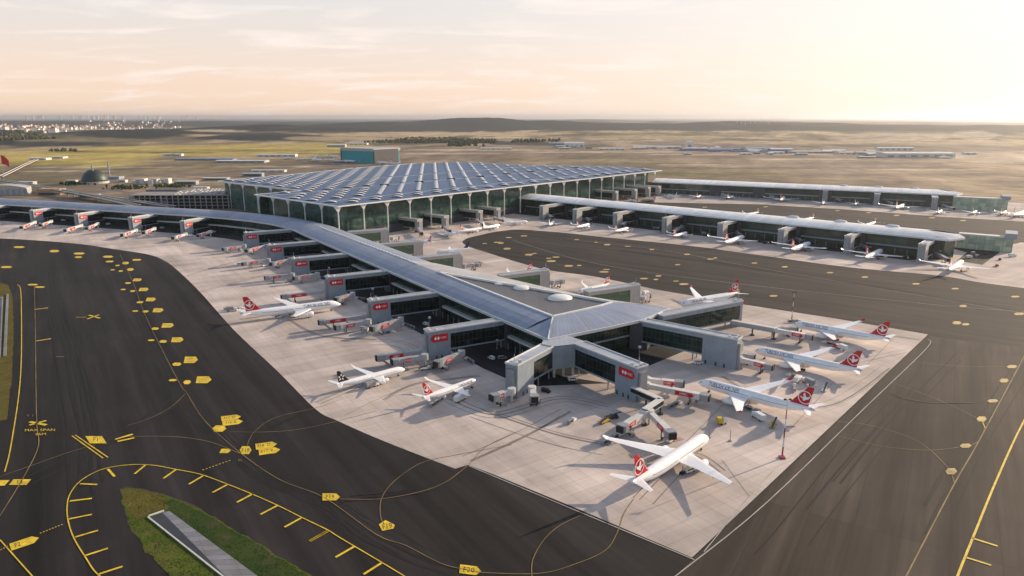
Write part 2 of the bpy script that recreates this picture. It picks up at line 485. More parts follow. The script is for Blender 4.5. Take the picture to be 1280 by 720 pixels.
# land cover: bearing given by u, distance by the v of flat ground, radii in both, kind, strength
COVER = [(180, 167, 85, 6.5, FOREST, 1), (60, 180, 75, 3.2, FOREST, .9), (330, 171, 85, 6, FOREST, 1), (-40, 178, 60, 5, FOREST, 1), (470, 161, 95, 4, FOREST, 1), (560, 160, 120, 5, FOREST, 1), (650, 157.5, 170, 6, FOREST, 1), (750, 160, 110, 4, FOREST, 1),
         (560, 177, 75, 3, FOREST, .9), (650, 179.5, 50, 2.4, FOREST, .8), (420, 165, 70, 2.5, FOREST, .8), (300, 157, 80, 2.5, FOREST, .9), (1000, 160, 130, 4, FOREST, 1), (1140, 159.5, 160, 4.5, FOREST, 1), (1270, 163, 60, 5, FOREST, 1), (880, 160, 70, 4, FOREST, .9), (1040, 172, 60, 2.5, FOREST, .5),
         (271, 163.5, 46, 2.0, PALE, .9), (500, 168, 110, 3.0, TAN, .9), (640, 167, 80, 2.4, TAN, .8), (420, 173, 70, 2.4, TAN, .7), (900, 168, 150, 3.5, OLIVE, .7), (800, 172, 120, 3, TAN, .6), (1120, 172, 85, 5.5, PALE, .75), (1220, 170, 25, 9, PALE, .6), (1255, 196, 80, 8, PALE, .8), (1010, 178, 140, 2.2, TAN, .6),
         (100, 197, 170, 12, GRASS, .95), (250, 189, 220, 8, GRASS, .95), (380, 183, 110, 5, GRASS, .8), (150, 190, 120, 2, GRASS2, .8), (330, 188, 110, 2, GRASS2, .8), (60, 204, 60, 3, GRASS2, .7), (190, 201, 60, 1.6, PALE, .55), (300, 197, 120, 3, TAN, .6), (270, 219, 200, 5, DIRT, .9), (210, 222, 90, 2, TAN, .5),
         (870, 216, 130, 5, OLIVE, .9), (620, 194, 150, 4, DIRT, .8), (700, 200, 120, 3, OLIVE, .6), (900, 201, 250, 3, TAN, .35), (1050, 214, 240, 3, TAN, .35), (980, 207, 180, 2, PALE, .3), (760, 190, 120, .8, PALE, .8), (610, 187.5, 100, .8, PALE, .8), (950, 193, 160, 1.0, PALE, .7), (1010, 199, 60, .8, PALE, .8), (860, 206, 50, .7, PALE, .8), (1180, 212, 90, .9, PALE, .8), (520, 192, 120, 1.2, PALE, .6), (140, 209, 140, .9, PALE, .7), (330, 208, 70, .8, PALE, .7), (90, 214, 90, .8, PALE, .6), (430, 192, 90, .7, FOREST, .6), (215, 191, 60, .7, FOREST, .7), (90, 189, 30, .6, FOREST, .7), (1090, 204, 120, 1.5, DIRT, .7), (760, 212, 140, 1.5, DIRT, .8), (1150, 223, 180, 3, TAN, .4)]
def terrain_c(x, y, h):
    r = math.hypot(x, y)
    u, v = px((x, y, h)) if y > 1 else (640, 400)
    n1 = fbm(x * 0.6, y * 0.25, 1 / 150.0, 5)
    n2 = fbm(x * 0.5 + 900, y * 0.22, 1 / 520.0, 5)
    n3 = fbm(x - 4000, y * 0.5, 1 / 1300.0, 4)
    c = lerp(DIRT, TAN, sstep(n1, -0.1, 0.8) * 0.6)
    c = lerp(c, OLIVE, sstep(n2, 0.0, 0.4) * 0.6)
    if r > 4200: c = lerp(c, lerp(OLIVE, TAN, sstep(n2 + n1 * .5, -0.25, 0.25)), sstep(r, 4200, 5200))
    if r > 9500: c = lerp(c, lerp(FOREST, TAN, sstep(n3 + .5 * n2, 0.1, 0.6) * .4), sstep(r, 9500, 12000))
    hs_ = HSH
    c = lerp(c, FOREST, sstep(hs_ + .30 * n1 + .35 * n2, .38, .62))
    if 3600 < r < 9000:
        c = lerp(c, (0.07, 0.07, 0.038), sstep(fbm(x + 777, y * .6, 1 / 240.0, 5) + .3 * n3, .12, .34) * .8)
    for (cu, cv, ru, rv, k, w) in COVER:
        d = ((u - cu) / ru) ** 2 + ((v - cv) / rv) ** 2
        if d > 3: continue
        f = 1 - sstep(d + (0.45 * n1 + 0.3 * n2 if k is FOREST else 0.7 * n1 + 0.5 * n2), 0.6, 1.15)
        if f > 0: c = lerp(c, k, f * w)
    return c
radii = [0, 150, 400, 800, 1000] + [1000 * 1.0150 ** k for k in range(1, 190)] + [18000, 20000, 22000, 25000, 30000, 40000, 60000, 90000]
angs = [math.radians(-180 + 12 * k) for k in range(0, 11)] + [math.radians(-50 + 100 * k / 420.0) for k in range(421)] + [math.radians(60 + 12 * k) for k in range(0, 10)]
tv = []; tcs = []
for r in radii:
    for a in angs:
        x, y = r * math.sin(a), r * math.cos(a)
        HSH = 0.0; h = terrain_h(x, y) if abs(a) < 0.95 else 0
        tv.append((x, y, h - 0.15)); tcs.append(terrain_c(x, y, h))
na = len(angs); tf = []
for i in range(len(radii) - 1):
    for j in range(na):
        k = (j + 1) % na
        tf.append((i * na + j, i * na + k, (i + 1) * na + k, (i + 1) * na + j))
me = bpy.data.meshes.new('terrain'); me.from_pydata(tv, [], tf)
ca = me.color_attributes.new('land', 'FLOAT_COLOR', 'POINT')
ca.data.foreach_set('color', [x for c in tcs for x in (c[0], c[1], c[2], 1.0)])
me.polygons.foreach_set('use_smooth', [True] * len(tf)); me.update()
t = NT('land')
att = t.n.new('ShaderNodeAttribute'); att.attribute_name = 'land'
pp = t.tc.outputs['Object']
k1 = t.noise(pp, 0.02, 8, 0.65, 0.3, 0.7, 0.6, 1.4)
k2 = t.noise(t.map(pp, (0.02, 0.006, 1), 0.3), 0.35, 6, 0.65, 0.3, 0.7, 0.65, 1.35)
cc = t.mix(1.0, att.outputs[0], t.math('MULTIPLY', k1, k2), 'MULTIPLY')
t.l.new(cc, t.b.inputs['Base Color']); t.b.inputs['Roughness'].default_value = 0.95; t.b.inputs['Specular IOR Level'].default_value = 0.1
me.materials.append(t.m)
to = bpy.data.objects.new('terrain', me); COL.objects.link(to); tag(to, kind='structure')

def sheet(name, pts, z, m):
    mb = MB(); mb.face([(p[0], p[1], z) for p in pts])
    o = mb.build(name, m)
    # make sure it faces up
    if o.data.polygons[0].normal.z < 0: o.data.flip_normals()
    return tag(o, kind='structure')
P = lambda *l: [at(u, v) for (u, v) in l]
def smooth_poly(pts, n=6):
    out = []
    for i in range(len(pts) - 1):
        p0 = Vector(pts[max(i - 1, 0)][:2]); p1 = Vector(pts[i][:2]); p2 = Vector(pts[i + 1][:2]); p3 = Vector(pts[min(i + 2, len(pts) - 1)][:2])
        for k in range(n):
            s = k / n
            out.append(0.5 * ((2 * p1) + (p2 - p0) * s + (2 * p0 - 5 * p1 + 4 * p2 - p3) * s * s + (3 * p1 - p0 - 3 * p2 + p3) * s ** 3))
    out.append(Vector(pts[-1][:2])); return out

# one big asphalt field under everything, then the concrete aprons
sheet('taxiway_asphalt', [(-1100, -300), (900, -300), (1500, 500), at(1500, 290), at(1400, 268), at(1210, 254), at(826, 250), at(560, 262), at(300, 275), at(0, 284), at(-220, 270), (-1300, 900)], 0.0, M['asphalt'])
outer = smooth_poly(P((-160, 293), (0, 298), (90, 304), (140, 311), (185, 318), (206, 326), (222, 338), (250, 365), (292, 412), (347, 464), (394, 511), (422, 526), (479, 551), (569, 586)), 5)
corner = P((585, 581), (617, 593), (720, 635), (865, 697), (1160, 418), (1037, 397), (932, 381), (820, 362))
inner = smooth_poly(P((820, 362), (745, 346), (687, 338), (648, 328), (610, 316), (588, 309), (578, 303), (584, 298), (600, 294), (618, 290), (647, 287), (680, 289), (715, 292), (760, 297), (860, 307), (950, 319), (1060, 334), (1170, 344), (1232, 354), (1330, 366), (1460, 382)), 5)
back = P((1600, 330), (1400, 312), (1276, 303), (1216, 318), (1196, 312), (1000, 288), (760, 262), (640, 252), (430, 268), (300, 268), (0, 262), (-160, 262))
sheet('apron_concrete', outer + corner[:-1] + inner + back, 0.02, M['concrete'])
sheet('apron_concrete_east', P((818, 253), (950, 255.5), (1060, 262), (1170, 270.5), (1280, 277), (1500, 292), (1500, 268), (1300, 255), (1207, 250), (960, 240), (818, 238)), 0.02, M['concrete2'])
sheet('taxiway_strip_east', P((838, 254.3), (950, 256.4), (1060, 262.6), (1170, 271), (1280, 277.6), (1560, 296), (1560, 318), (1280, 291), (1213, 288), (1000, 275), (850, 263)), 0.04, M['asphalt2'])
# centre field between the piers has its own darker, later asphalt
cen = [p for p in inner[:-5]]
sheet('taxiway_centre', cen + P((1460, 384), (1500, 440), (1330, 440), (1165, 421), (1161.5, 418.6), (1037, 397.8), (932, 381.8), (821, 362.8)), 0.008, M['asphalt2'])

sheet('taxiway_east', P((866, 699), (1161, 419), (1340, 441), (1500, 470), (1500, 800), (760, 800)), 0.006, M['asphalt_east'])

# ================================================================== PAINT
cx = MB(); tx = MB(); wp = MB(); bk = MB(); wy = MB(); rl = MB()
ZP = 0.15
def pline(pts, w, mb, smooth=True, z=ZP):
    q = P(*pts)
    mb.strip(smooth_poly(q, 5) if smooth and len(q) > 2 else q, w, z)
def pquad(u, v, w, h, mb, sk=0.0, z=ZP):
    """painted panel with the outline seen around (u, v)"""
    mb.face([(*at(a, b)[:2], z) for a, b in ((u - w / 2 - sk, v + h / 2), (u + w / 2 - sk, v + h / 2), (u + w / 2 + sk, v - h / 2), (u - w / 2 + sk, v - h / 2))])
def pblob(u, v, w, h, mb, sk=0.0, tip=0, z=ZP):
    """panel with one pointed end: tip +1 right, -1 left, 0 both"""
    pts = []
    L = -0.5 * w if tip != 1 else -0.5 * w
    for x, y in ((-.5, 0) if tip != 1 else (-.5, .5), (-.28, .5), (.28, .5), (.5, 0) if tip != -1 else (.5, .5), (.28, -.5) if tip != -1 else (.5, -.5), (-.28, -.5) if tip != 1 else (-.5, -.5)):
        pts.append((*at(u + x * w - sk * y * 2 * -1, v - y * h)[:2], z))
    mb.face(pts)
_fontcache = {}
def text_mesh(s):
    """flat letters of s: verts (x, y) with unit cap height scale, triangles"""
    if s in _fontcache: return _fontcache[s]
    cu = bpy.data.curves.new('letters', 'FONT'); cu.body = s; cu.size = 1.0; cu.align_x = 'CENTER'; cu.align_y = 'CENTER'; cu.resolution_u = 2
    ob = bpy.data.objects.new('letters', cu); COL.objects.link(ob)
    dg = bpy.context.evaluated_depsgraph_get()
    m = ob.evaluated_get(dg).to_mesh()
    V = [(v.co.x, v.co.y) for v in m.vertices]; Fc = [tuple(p.vertices) for p in m.polygons]
    ob.evaluated_get(dg).to_mesh_clear()
    bpy.data.objects.remove(ob); bpy.data.curves.remove(cu)
    _fontcache[s] = (V, Fc); return V, Fc
def ptext(s, u, v, size, mb, rot=0.0, squash=0.55, z=ZP + 0.015, shear=0.0):
    V, Fc = text_mesh(s); b = len(mb.v)
    c, sn = math.cos(rot), math.sin(rot)
    for x, y in V:
        x, y = x * size, y * size * squash
        x += shear * y
        X, Y = x * c - y * sn, x * sn + y * c
        q = at(u + X, v - Y); mb.v.append((q.x, q.y, z))
    for f in Fc: mb.f.append(tuple(b + i for i in f)); mb.m.append(0)

# left taxiway edge lines and bars
pline([(22, 356), (26, 364), (27, 420), (25, 480), (14, 556), (6, 590)], 0.5, tx)
pline([(43, 358), (44, 400), (45, 480), (46, 530), (48, 558), (30, 596), (0, 645)], 0.35, wy)
for u0, v0, u1, v1, w in ((43, 387, 60, 385, 1.6), (45, 426.5, 64, 423.5, 1.6), (90, 545, 129, 573, 0.5), (94, 544, 135, 572, 0.5), (144, 549.5, 166, 543, 1.5), (147, 552, 168, 547.5, 1.5), (109, 399, 124, 393.5, 1.6), (111, 394, 125, 398, 1.6), (37, 531.5, 58, 526, 1.6), (37, 527.5, 58, 531.5, 1.6)):
    pline([(u0, v0), (u1, v1)], w, tx, False)
# loop round the grass island, with its bars
LOOP = [(160, 745), (123, 719), (107, 697), (92, 672), (85, 650), (84, 632), (88, 617), (100, 602), (120, 590), (140, 584), (167, 581), (193, 582), (220, 587), (250, 593), (283, 605), (313, 617), (347, 632), (377, 647), (410, 663), (426, 673), (503, 719), (540, 745)]
pline(LOOP, 0.42, tx)
for a in ((300, 375, 365, 378), (262, 440, 345, 430), (260, 507, 345, 490), (282, 575, 368, 550), (318, 645, 405, 617), (368, 715, 460, 685), (405, 320, 430, 348), (545, 305, 505, 338), (660, 322, 613, 355), (762, 345, 708, 377), (855, 377, 797, 408), (948, 413, 888, 445), (1040, 457, 977, 490), (1132, 502, 1067, 538), (1228, 552, 1160, 590)):
    pline([(a[0] / 3, 480 + a[1] / 3), (a[2] / 3, 480 + a[3] / 3)], 0.95, tx, False)
for a in ((40, 497, -50, 548), (170, 575, 78, 628), (310, 655, 218, 713), (440, 735, 360, 790)):
    pline([(400 + a[0] / 4, 540 + a[1] / 4), (400 + a[2] / 4, 540 + a[3] / 4)], 0.95, tx, False)
# dashed holding lines
for (a, b, n) in (((253, 588), (290, 575), 9), ((50, 667), (80, 655), 8), ((0, 688), (12, 682), 3)):
    for k in range(n):
        s0, s1 = k / n, (k + 0.55) / n
        pline([(a[0] + (b[0] - a[0]) * s0, a[1] + (b[1] - a[1]) * s0), (a[0] + (b[0] - a[0]) * s1, a[1] + (b[1] - a[1]) * s1)], 0.45, tx, False)
pline([(0, 675), (40, 720), (60, 745)], 0.4, tx, False)
# guidance curves
for pts in ([(150, 318), (166, 352), (180, 390), (200, 432), (225, 480), (234, 492), (255, 525), (300, 566), (350, 600), (405, 622), (470, 668), (507, 682), (550, 704), (580, 712), (605, 716), (675, 717), (720, 705), (757, 688), (772, 665), (780, 642), (792, 624)],
            [(232, 492), (215, 508), (190, 522), (160, 532)], [(425, 624), (475, 624), (525, 615), (555, 604), (575, 590), (590, 577), (607, 559), (645, 540)],
            [(640, 556), (580, 567), (532, 577), (505, 592), (485, 610), (476, 627), (476, 647), (481, 656)], [(665, 722), (666, 700), (680, 675), (700, 657), (725, 645)],
            [(308, 560), (318, 540), (345, 522), (395, 510), (425, 500)], [(287, 540), (340, 540), (390, 534), (470, 514)], [(160, 546), (215, 546), (260, 552), (300, 567)],
            [(0, 596), (40, 582), (85, 566), (120, 556)], [(260, 385), (320, 380)], ):
    pline(pts, 0.30, wy)
# aprons: stand lead-in lines, pale
for pts in ([(690, 600), (742, 566), (790, 535)], [(705, 588), (760, 553)], [(880, 690), (935, 622), (965, 590)], [(903, 575), (937, 620)], [(965, 590), (1010, 552)], [(520, 538), (600, 500)], [(500, 540), (590, 495)], [(800, 540), (850, 505)]):
    pline(pts, 0.30, wp, False)
for pts in ([(590, 577), (660, 545), (700, 520)], [(1070, 470), (1100, 440), (1120, 420)], [(430, 520), (470, 500), (520, 480)], [(280, 352), (330, 345)], [(260, 335), (330, 322)], [(850, 560), (905, 505)], [(985, 540), (1040, 480)]):
    pline(pts, 0.25, wy)
# white apron edge and eastern taxi lines
pline([(1160, 424), (1163, 429), (1147, 447), (1082, 509), (960, 627), (845, 720), (800, 756)], 0.40, wp)
pline([(586, 582.5), (720, 638.5), (868, 700)], 0.4, wp, False)
pline([(1283, 440), (1262, 480), (1220, 558), (1193, 605), (1133, 720), (1118, 750)], 0.45, wy)
pline([(1310, 476), (1278, 530), (1247, 597), (1215, 675), (1197, 720), (1188, 745)], 0.75, tx)
for a in ((1215, 673, 1247, 683), (1207, 697, 1239, 707), (1199, 722, 1231, 733)): pline([(a[0], a[1]), (a[2], a[3])], 0.95, tx, False)
for pts in ([(1110, 493), (1160, 503), (1233, 503)], [(1120, 480), (1173, 500), (1227, 526), (1234, 532)], [(1047, 527), (1093, 533), (1147, 552), (1183, 583), (1193, 603)], [(1047, 545), (1103, 558), (1160, 563), (1207, 558), (1222, 553)], [(1140, 452), (1200, 458), (1265, 458)]):
    pline(pts, 0.28, wy)
pline([(715, 300), (830, 313), (920, 330), (1035, 350), (1135, 367), (1280, 392), (1380, 408)], 0.5, wp)
pline([(640, 300), (720, 324), (820, 342), (960, 359), (1110, 375), (1200, 384), (1300, 391)], 0.45, wp)
pline([(650, 296), (760, 303), (880, 317), (1060, 341), (1200, 358), (1330, 376)], 0.3, wy)
# information panels: (u, v, w, h, tip)
for (u, v, w, h) in ((24, 309, 15, 2.2), (8, 334, 15, 2.4), (68, 314, 13, 2.8), (99, 317, 15, 2.6), (98, 321.6, 10, 2), (135, 321, 14, 2.6), (137, 327, 11, 2), (171, 325, 12, 2.2), (157, 329, 9, 3), (163, 337, 9, 3.3), (147, 332, 6, 1.6), (141, 337.5, 6, 1.4), (151, 339, 6, 1.8), (160, 354, 8, 2), (154, 362, 7, 1.6), (166, 364, 7, 2.2),
                     (175, 378, 9, 2.4), (169, 389, 8, 1.8), (182, 389.5, 8, 2.6), (194, 411, 10, 3), (189, 425.5, 9, 2), (204, 427, 10, 3.4), (221, 455.5, 12, 4), (216, 475.5, 11, 2.6), (234, 478, 10, 5), (41, 356, 14, 2), (50, 359, 14, 1.8), (75, 446, 13, 0.6), (101, 397, 14, 1.2)):
    pblob(u, v, w, h, tx if v != 397 and v != 446 else wy, 0.6)
for (u, v, w, h) in ((172, 350, 11, 3.4), (180, 362, 12, 4), (189, 374.5, 12, 4.4), (198, 388, 13, 5), (210, 407, 15, 5.4), (222, 425, 15, 6), (239, 450, 17, 8), (255, 475, 19, 8.5)):
    pblob(u, v, w, h, tx, 1.0, 1)
    for k in (-0.22, 0.0, 0.22):
        pline([(u - w * 0.33, v + k * h + 0.5), (u + w * 0.25, v + k * h - 0.4)], 0.35, bk, False, ZP + 0.015)
# the two double panels, the arrows and their lettering
def tagshape(u, v, w, h, rot, mb, z=ZP):
    c, s = math.cos(rot), math.sin(rot)
    mb.face([(*at(u + (x * w) * c - (y * h) * s, v - ((x * w) * s + (y * h) * c))[:2], z) for x, y in ((-.5, -.5), (.28, -.5), (.5, 0), (.28, .5), (-.5, .5))])
tagshape(289, 522.3, 25, 6, 0.12, tx); tagshape(291, 528.3, 26, 6, 0.12, tx); ptext('F17  D', 287, 522.4, 5.2, bk, 0.12, 0.8); ptext('F16  B', 289, 528.4, 5.2, bk, 0.12, 0.8)
tagshape(333, 557, 27, 7.4, 0.14, tx); tagshape(337, 564, 27, 7.2, 0.14, tx); ptext('F18  D', 330, 557, 6, bk, 0.14, 0.8); ptext('F17  B', 334, 564, 6, bk, 0.14, 0.8)
pblob(274, 536, 18, 8, tx, 1.0, 0); pblob(282, 564, 13, 5.4, tx, 1.5, 1); pblob(307, 563, 15, 10, tx, 0.0, 0); ptext('F18', 307, 563, 7, bk, 0.05, 0.9)
pquad(120, 550, 21, 9, tx, -3); ptext('F1', 120, 550, 8, bk, -0.15, 0.8)
pquad(25, 603, 22, 7, tx, 3); ptext('F2', 25, 603, 8, bk, 0.1, 0.7); pquad(3, 604, 12, 7, tx, 3)
tagshape(31, 678.5, 38, 9, 0.32, tx); ptext('F2', 22, 681.5, 9, bk, 0.3, 0.8)
pblob(414, 621.5, 22, 9, tx, 0.0, 1); ptext('F19', 412.5, 621.7, 8, bk, 0.0, 0.8)
tx.face([(*at(u, v)[:2], ZP) for u, v in ((478, 664), (492, 661), (493.5, 656.5), (482, 650.5), (473.5, 656))]); ptext('F19', 484, 658.4, 8.5, bk, 0.1, 1.15)
tagshape(588, 713, 27, 11, -0.12, tx); ptext('F20', 586, 713, 10, bk, -0.08, 0.9)
ptext('MAX SPAN', 50, 538, 8, tx, 0.02, 0.5); ptext('36M', 51, 543, 8, tx, 0.02, 0.5); ptext('Y 1', 38, 520, 7, wy, 0.0, 0.5); ptext('22 YE', 102, 396.5, 6, wy, 0.02, 0.45); ptext('III', 300, 576, 7, wy, -0.2, 0.6)
for (u, v, w, h) in ((626, 304, 9, 2.2), (634, 311, 11, 2.6), (622, 303, 12, 1.4), (606, 304.5, 7, 1), (661, 318.5, 12, 2.6), (668, 317, 7, 1.4), (689, 326.5, 14, 2.6), (695, 321.5, 11, 1.8), (686, 323, 8, 1.4), (711, 332.5, 13, 2.6), (724, 332, 7, 1.8), (755, 340, 14, 2.4), (758, 337, 10, 1.4), (805, 348.4, 12, 2.2), (823, 345, 9, 2.4), (820, 349.5, 7, 2), (855, 355.3, 14, 2.8), (845, 351.5, 9, 1.6), (636, 297, 9, 1.4), (655, 295, 10, 1.5),
                     (721, 299.5, 7, 1.2), (745, 303, 6, 1.2), (759, 306, 10, 1.8), (785, 308, 10, 1), (815, 312, 7, 1.8), (859, 318, 9, 1.8), (888, 324, 9, 2), (894, 322.6, 6, 1.6), (943, 329, 9, 1.8), (981, 333.7, 9, 2.2), (1037.5, 341, 10, 2), (847, 331, 8, 1.8), (967, 370, 12, 2.6), (921, 362.5, 8, 2), (1081, 346.5, 10, 2.4), (1145, 355, 11, 2.2), (1194, 361, 11, 2.2), (1269, 371, 13, 2.6), (1274, 392.5, 15, 4), (1204, 382.6, 11, 3.4), (1196, 403.8, 13, 5), (1207, 405.6, 11, 3.4),
                     (1265, 458.5, 15, 4.6), (1255, 476, 13, 6), (1241, 501.5, 15, 5), (1227, 524, 14, 8), (1207, 557.5, 16, 6.5), (1189, 589.5, 16, 9.5),
                     (881, 259, 8, 1), (957, 258.6, 7, 1.2), (1047, 263.4, 7, 1), (1086, 266, 8, 1.1), (1121, 269.3, 9, 1.6), (1165, 272.4, 10, 1.2), (1204, 275.8, 9, 1.6)):
    pblob(u, v, w * .92, h * .8, cx, 0.3, 0, ZP + 0.01)
pline([(1228, 527), (1232, 537)], 0.4, tx, False)
for k in range(5): pline([(1183 + 1.5, 586 + k * 1.6), (1194, 587.5 + k * 1.6)], 0.22, bk, False, ZP + 0.02)
# red keep-clear hatching by the bridges
for (u, v) in ((585, 447), (497, 411), (430, 375), (640, 500), (800, 520), (845, 548), (900, 500)):
    for k in range(3): pline([(u - 8 + k * 2, v + 2 + k * 1.2), (u + 6 + k * 2, v - 1 + k * 1.2)], 0.28, rl, False)
tag(tx.build('taxiway_markings', M['yellow']), kind='structure')
# rubber and tyre wear along the routes the wheels take
tm_mat = NT('tyre_wear'); p_ = tm_mat.tc.outputs['Object']
tm_mat.l.new(tm_mat.mix(tm_mat.noise(p_, 0.05, 6, 0.7), (0.013, 0.0115, 0.011), (0.024, 0.021, 0.020)), tm_mat.b.inputs['Base Color']); tm_mat.b.inputs['Roughness'].default_value = .75; tm_mat.b.inputs['Specular IOR Level'].default_value = .2
ty = MB(); rt = random.Random(21); n_str = 0
for pts, n_, sp in (([(150, 318), (166, 352), (180, 390), (200, 432), (225, 480), (240, 505), (300, 566), (350, 600), (405, 622), (470, 668), (550, 704), (640, 725)], 10, 7.0), ([(60, 320), (70, 380), (85, 440), (100, 520), (110, 620)], 7, 9.0), ([(232, 492), (200, 516), (120, 560), (20, 610)], 5, 5.0), 
                    ([(700, 303), (880, 326), (1060, 352), (1280, 388)], 7, 9.0), ([(1290, 445), (1220, 558), (1140, 720)], 6, 5.0), ([(1190, 440), (1110, 520), (960, 700)], 5, 6.0), ([(385, 513), (320, 540), (300, 566)], 4, 3.0), ([(575, 591), (525, 615), (425, 626)], 4, 3.0), ([(1233, 503), (1160, 503), (1110, 493)], 3, 3.0)):
    base = smooth_poly(P(*pts), 6)
    for k in range(n_):
        n_str += 1
        o_ = rt.gauss(0, sp * .6); i0 = rt.randint(0, max(0, len(base) // 3)); i1 = len(base) - rt.randint(0, len(base) // 4)
        seg = base[i0:i1]; q = []
        for a_, p__ in enumerate(seg):
            d_ = (seg[min(a_ + 1, len(seg) - 1)] - seg[max(a_ - 1, 0)]).normalized(); q.append(p__ + Vector((d_.y, -d_.x)) * (o_ + 1.5 * noise.noise(Vector((a_ * .3, k, 1)))))
        ty.strip(q, rt.uniform(.35, 1.3), 0.022 + .0021 * n_str)
tag(ty.build('tyre_marks', tm_mat.m), kind='structure')
ta_mat = mat('apron_tyre_wear', (0.20, 0.175, 0.16), .8, var=.35, vscale=.06)
ty = MB(); n_str = 0
for pts, n_, sp in (([(590, 577), (660, 545), (715, 515)], 4, 2.5), ([(905, 470), (960, 500), (1040, 505), (1110, 460)], 4, 3), ([(960, 440), (1040, 455), (1130, 440)], 3, 3), ([(1010, 408), (1080, 415), (1150, 425)], 3, 3), ([(900, 590), (860, 570), (800, 625)], 3, 3), ([(480, 500), (520, 480), (600, 470)], 3, 2), ([(400, 505), (470, 475), (510, 460)], 3, 2), ([(300, 400), (380, 388), (440, 375)], 3, 2), ([(250, 365), (330, 345), (380, 340)], 3, 2), ([(230, 345), (300, 325), (345, 322)], 3, 2), ([(600, 515), (690, 545), (760, 560)], 4, 5), ([(560, 500), (620, 520), (700, 500), (760, 510)], 4, 4), ([(430, 430), (500, 430), (540, 460)], 3, 3), ([(360, 400), (400, 420), (470, 425)], 3, 3)):
    base = smooth_poly(P(*pts), 8)
    for k in range(n_):
        n_str += 1
        o_ = rt.gauss(0, sp); q = []
        for a_, p__ in enumerate(base):
            d_ = (base[min(a_ + 1, len(base) - 1)] - base[max(a_ - 1, 0)]).normalized(); q.append(p__ + Vector((d_.y, -d_.x)) * o_)
        ty.strip(q, rt.uniform(.25, .6), 0.05 + .0017 * n_str)
tag(ty.build('apron_tyre_marks', ta_mat), kind='structure')
tag(cx.build('panel_markings', M['yellow_pale']), kind='structure')
tag(wy.build('guidance_line_markings', M['yellow_worn']), kind='structure')
tag(wp.build('apron_line_markings', M['white_line']), kind='structure')
tag(bk.build('panel_lettering_markings', M['black']), kind='structure')
tag(rl.build('keep_clear_markings', M['red_line']), kind='structure')

# ================================================================== GRASS ISLANDS AND CHANNELS
def grass_mat(name, a, b, dry):
    t = NT(name); p = t.tc.outputs['Object']
    c = t.mix(t.noise(p, 0.06, 6, 0.65), a, b)
    c = t.mix(t.noise(t.map(p, (1, 1, 1), 0, (40, 9, 0)), 0.11, 7, 0.7, 0.5, 0.75), c, dry)
    c = t.mix(1.0, c, t.noise(p, 1.3, 4, 0.7, 0.3, 0.7, 0.55, 1.45), 'MULTIPLY')
    t.l.new(c, t.b.inputs['Base Color']); t.b.inputs['Roughness'].default_value = 0.95; t.b.inputs['Specular IOR Level'].default_value = 0.1
    return t.m
M['grass'] = grass_mat('verge_grass', (0.055, 0.085, 0.012), (0.085, 0.105, 0.016), (0.14, 0.11, 0.04))
M['grass_dark'] = grass_mat('bank_grass_shaded', (0.022, 0.045, 0.012), (0.045, 0.07, 0.016), (0.09, 0.075, 0.04))  # shade on the sloping bank put into a darker grass colour
M['channel'] = concrete_mat('channel_concrete', (0.25, 0.25, 0.265), -PIER_ROT)
M['kerb'] = mat('kerb_concrete', (0.62, 0.59, 0.55), 0.8, var=0.12, vscale=0.4)
M['trough_shade'] = mat('drain_bed', (0.03, 0.032, 0.036), 0.4, var=0.3, vscale=0.2)  # shade down in the trough put into the near-black bed colour
def ragged(pts, amp, step=3.0):
    """outline broken up as a mown edge is"""
    out = []
    for i in range(len(pts)):
        a, b = V2_(pts[i]), V2_(pts[(i + 1) % len(pts)]); n = max(1, int((b - a).length / step)); nn = Vector((-(b - a).y, (b - a).x)).normalized()
        for k in range(n):
            p = a.lerp(b, k / n); out.append(p + nn * (amp * noise.noise(Vector((p.x * .35, p.y * .35, 2)))))
    return out
V2_ = lambda p: Vector((p[0], p[1]))
M['grass_dry'] = grass_mat('dry_verge_grass', (0.075, 0.068, 0.016), (0.12, 0.10, 0.022), (0.16, 0.12, 0.06))
M['soil'] = grass_mat('edge_soil', (0.055, 0.045, 0.03), (0.08, 0.065, 0.04), (0.12, 0.10, 0.07))
ISL = ((151, 613), (158, 610.5), (175, 612), (205, 619), (240, 632), (290, 660), (340, 690), (400, 726), (440, 752), (240, 752), (214, 722), (184, 690), (164, 658), (155, 636))
sheet('verge_soil', ragged(P(*[(u + (u - 260) * .012, v + (-1.5 if v < 640 else .5)) for u, v in ISL]), 1.4), 0.055, M['soil'])
sheet('grass_island', ragged(P(*ISL), 1.0), 0.06, M['grass'])
sheet('grass_tip', ragged(P((154, 614), (160, 612), (176, 613), (204, 620.5), (212, 634), (190, 641), (176, 650), (166, 645), (158, 630)), 1.6), 0.068, M['grass_dry'])
sheet('grass_bank', ragged(P((214, 624), (238, 633), (288, 661), (338, 691), (398, 728), (420, 748), (345, 748), (312, 714), (213, 645), (206, 638), (213, 633), (204, 629)), 1.4), 0.075, M['grass_dark'])
mb = MB()
ka, kb = at(185, 647), at(291, 731)
mb.bar(ka, kb, 0.45, 0.0, 0.5, 0); mb.bar(at(186, 645.5), at(205, 639), 0.7, 0.0, 0.45, 0)
tag(mb.build('channel_kerb', M['kerb']), kind='structure')
sheet('channel_bed', P((188, 647), (206, 640), (300, 733), (292, 733)), 0.09, M['trough_shade'])
mb = MB()
a0, a1, b0, b1 = at(203, 641), at(294, 733), at(212, 640), at(338, 733)
N = 16
for k in range(N):
    s0, s1 = k / N, (k + 0.965) / N
    q = [a0.lerp(a1, s0), a0.lerp(a1, s1), b0.lerp(b1, s1), b0.lerp(b1, s0)]
    mb.face([(q[0].x, q[0].y, 0.11), (q[1].x, q[1].y, 0.11), (q[2].x, q[2].y, 0.4), (q[3].x, q[3].y, 0.4)], k % 2)
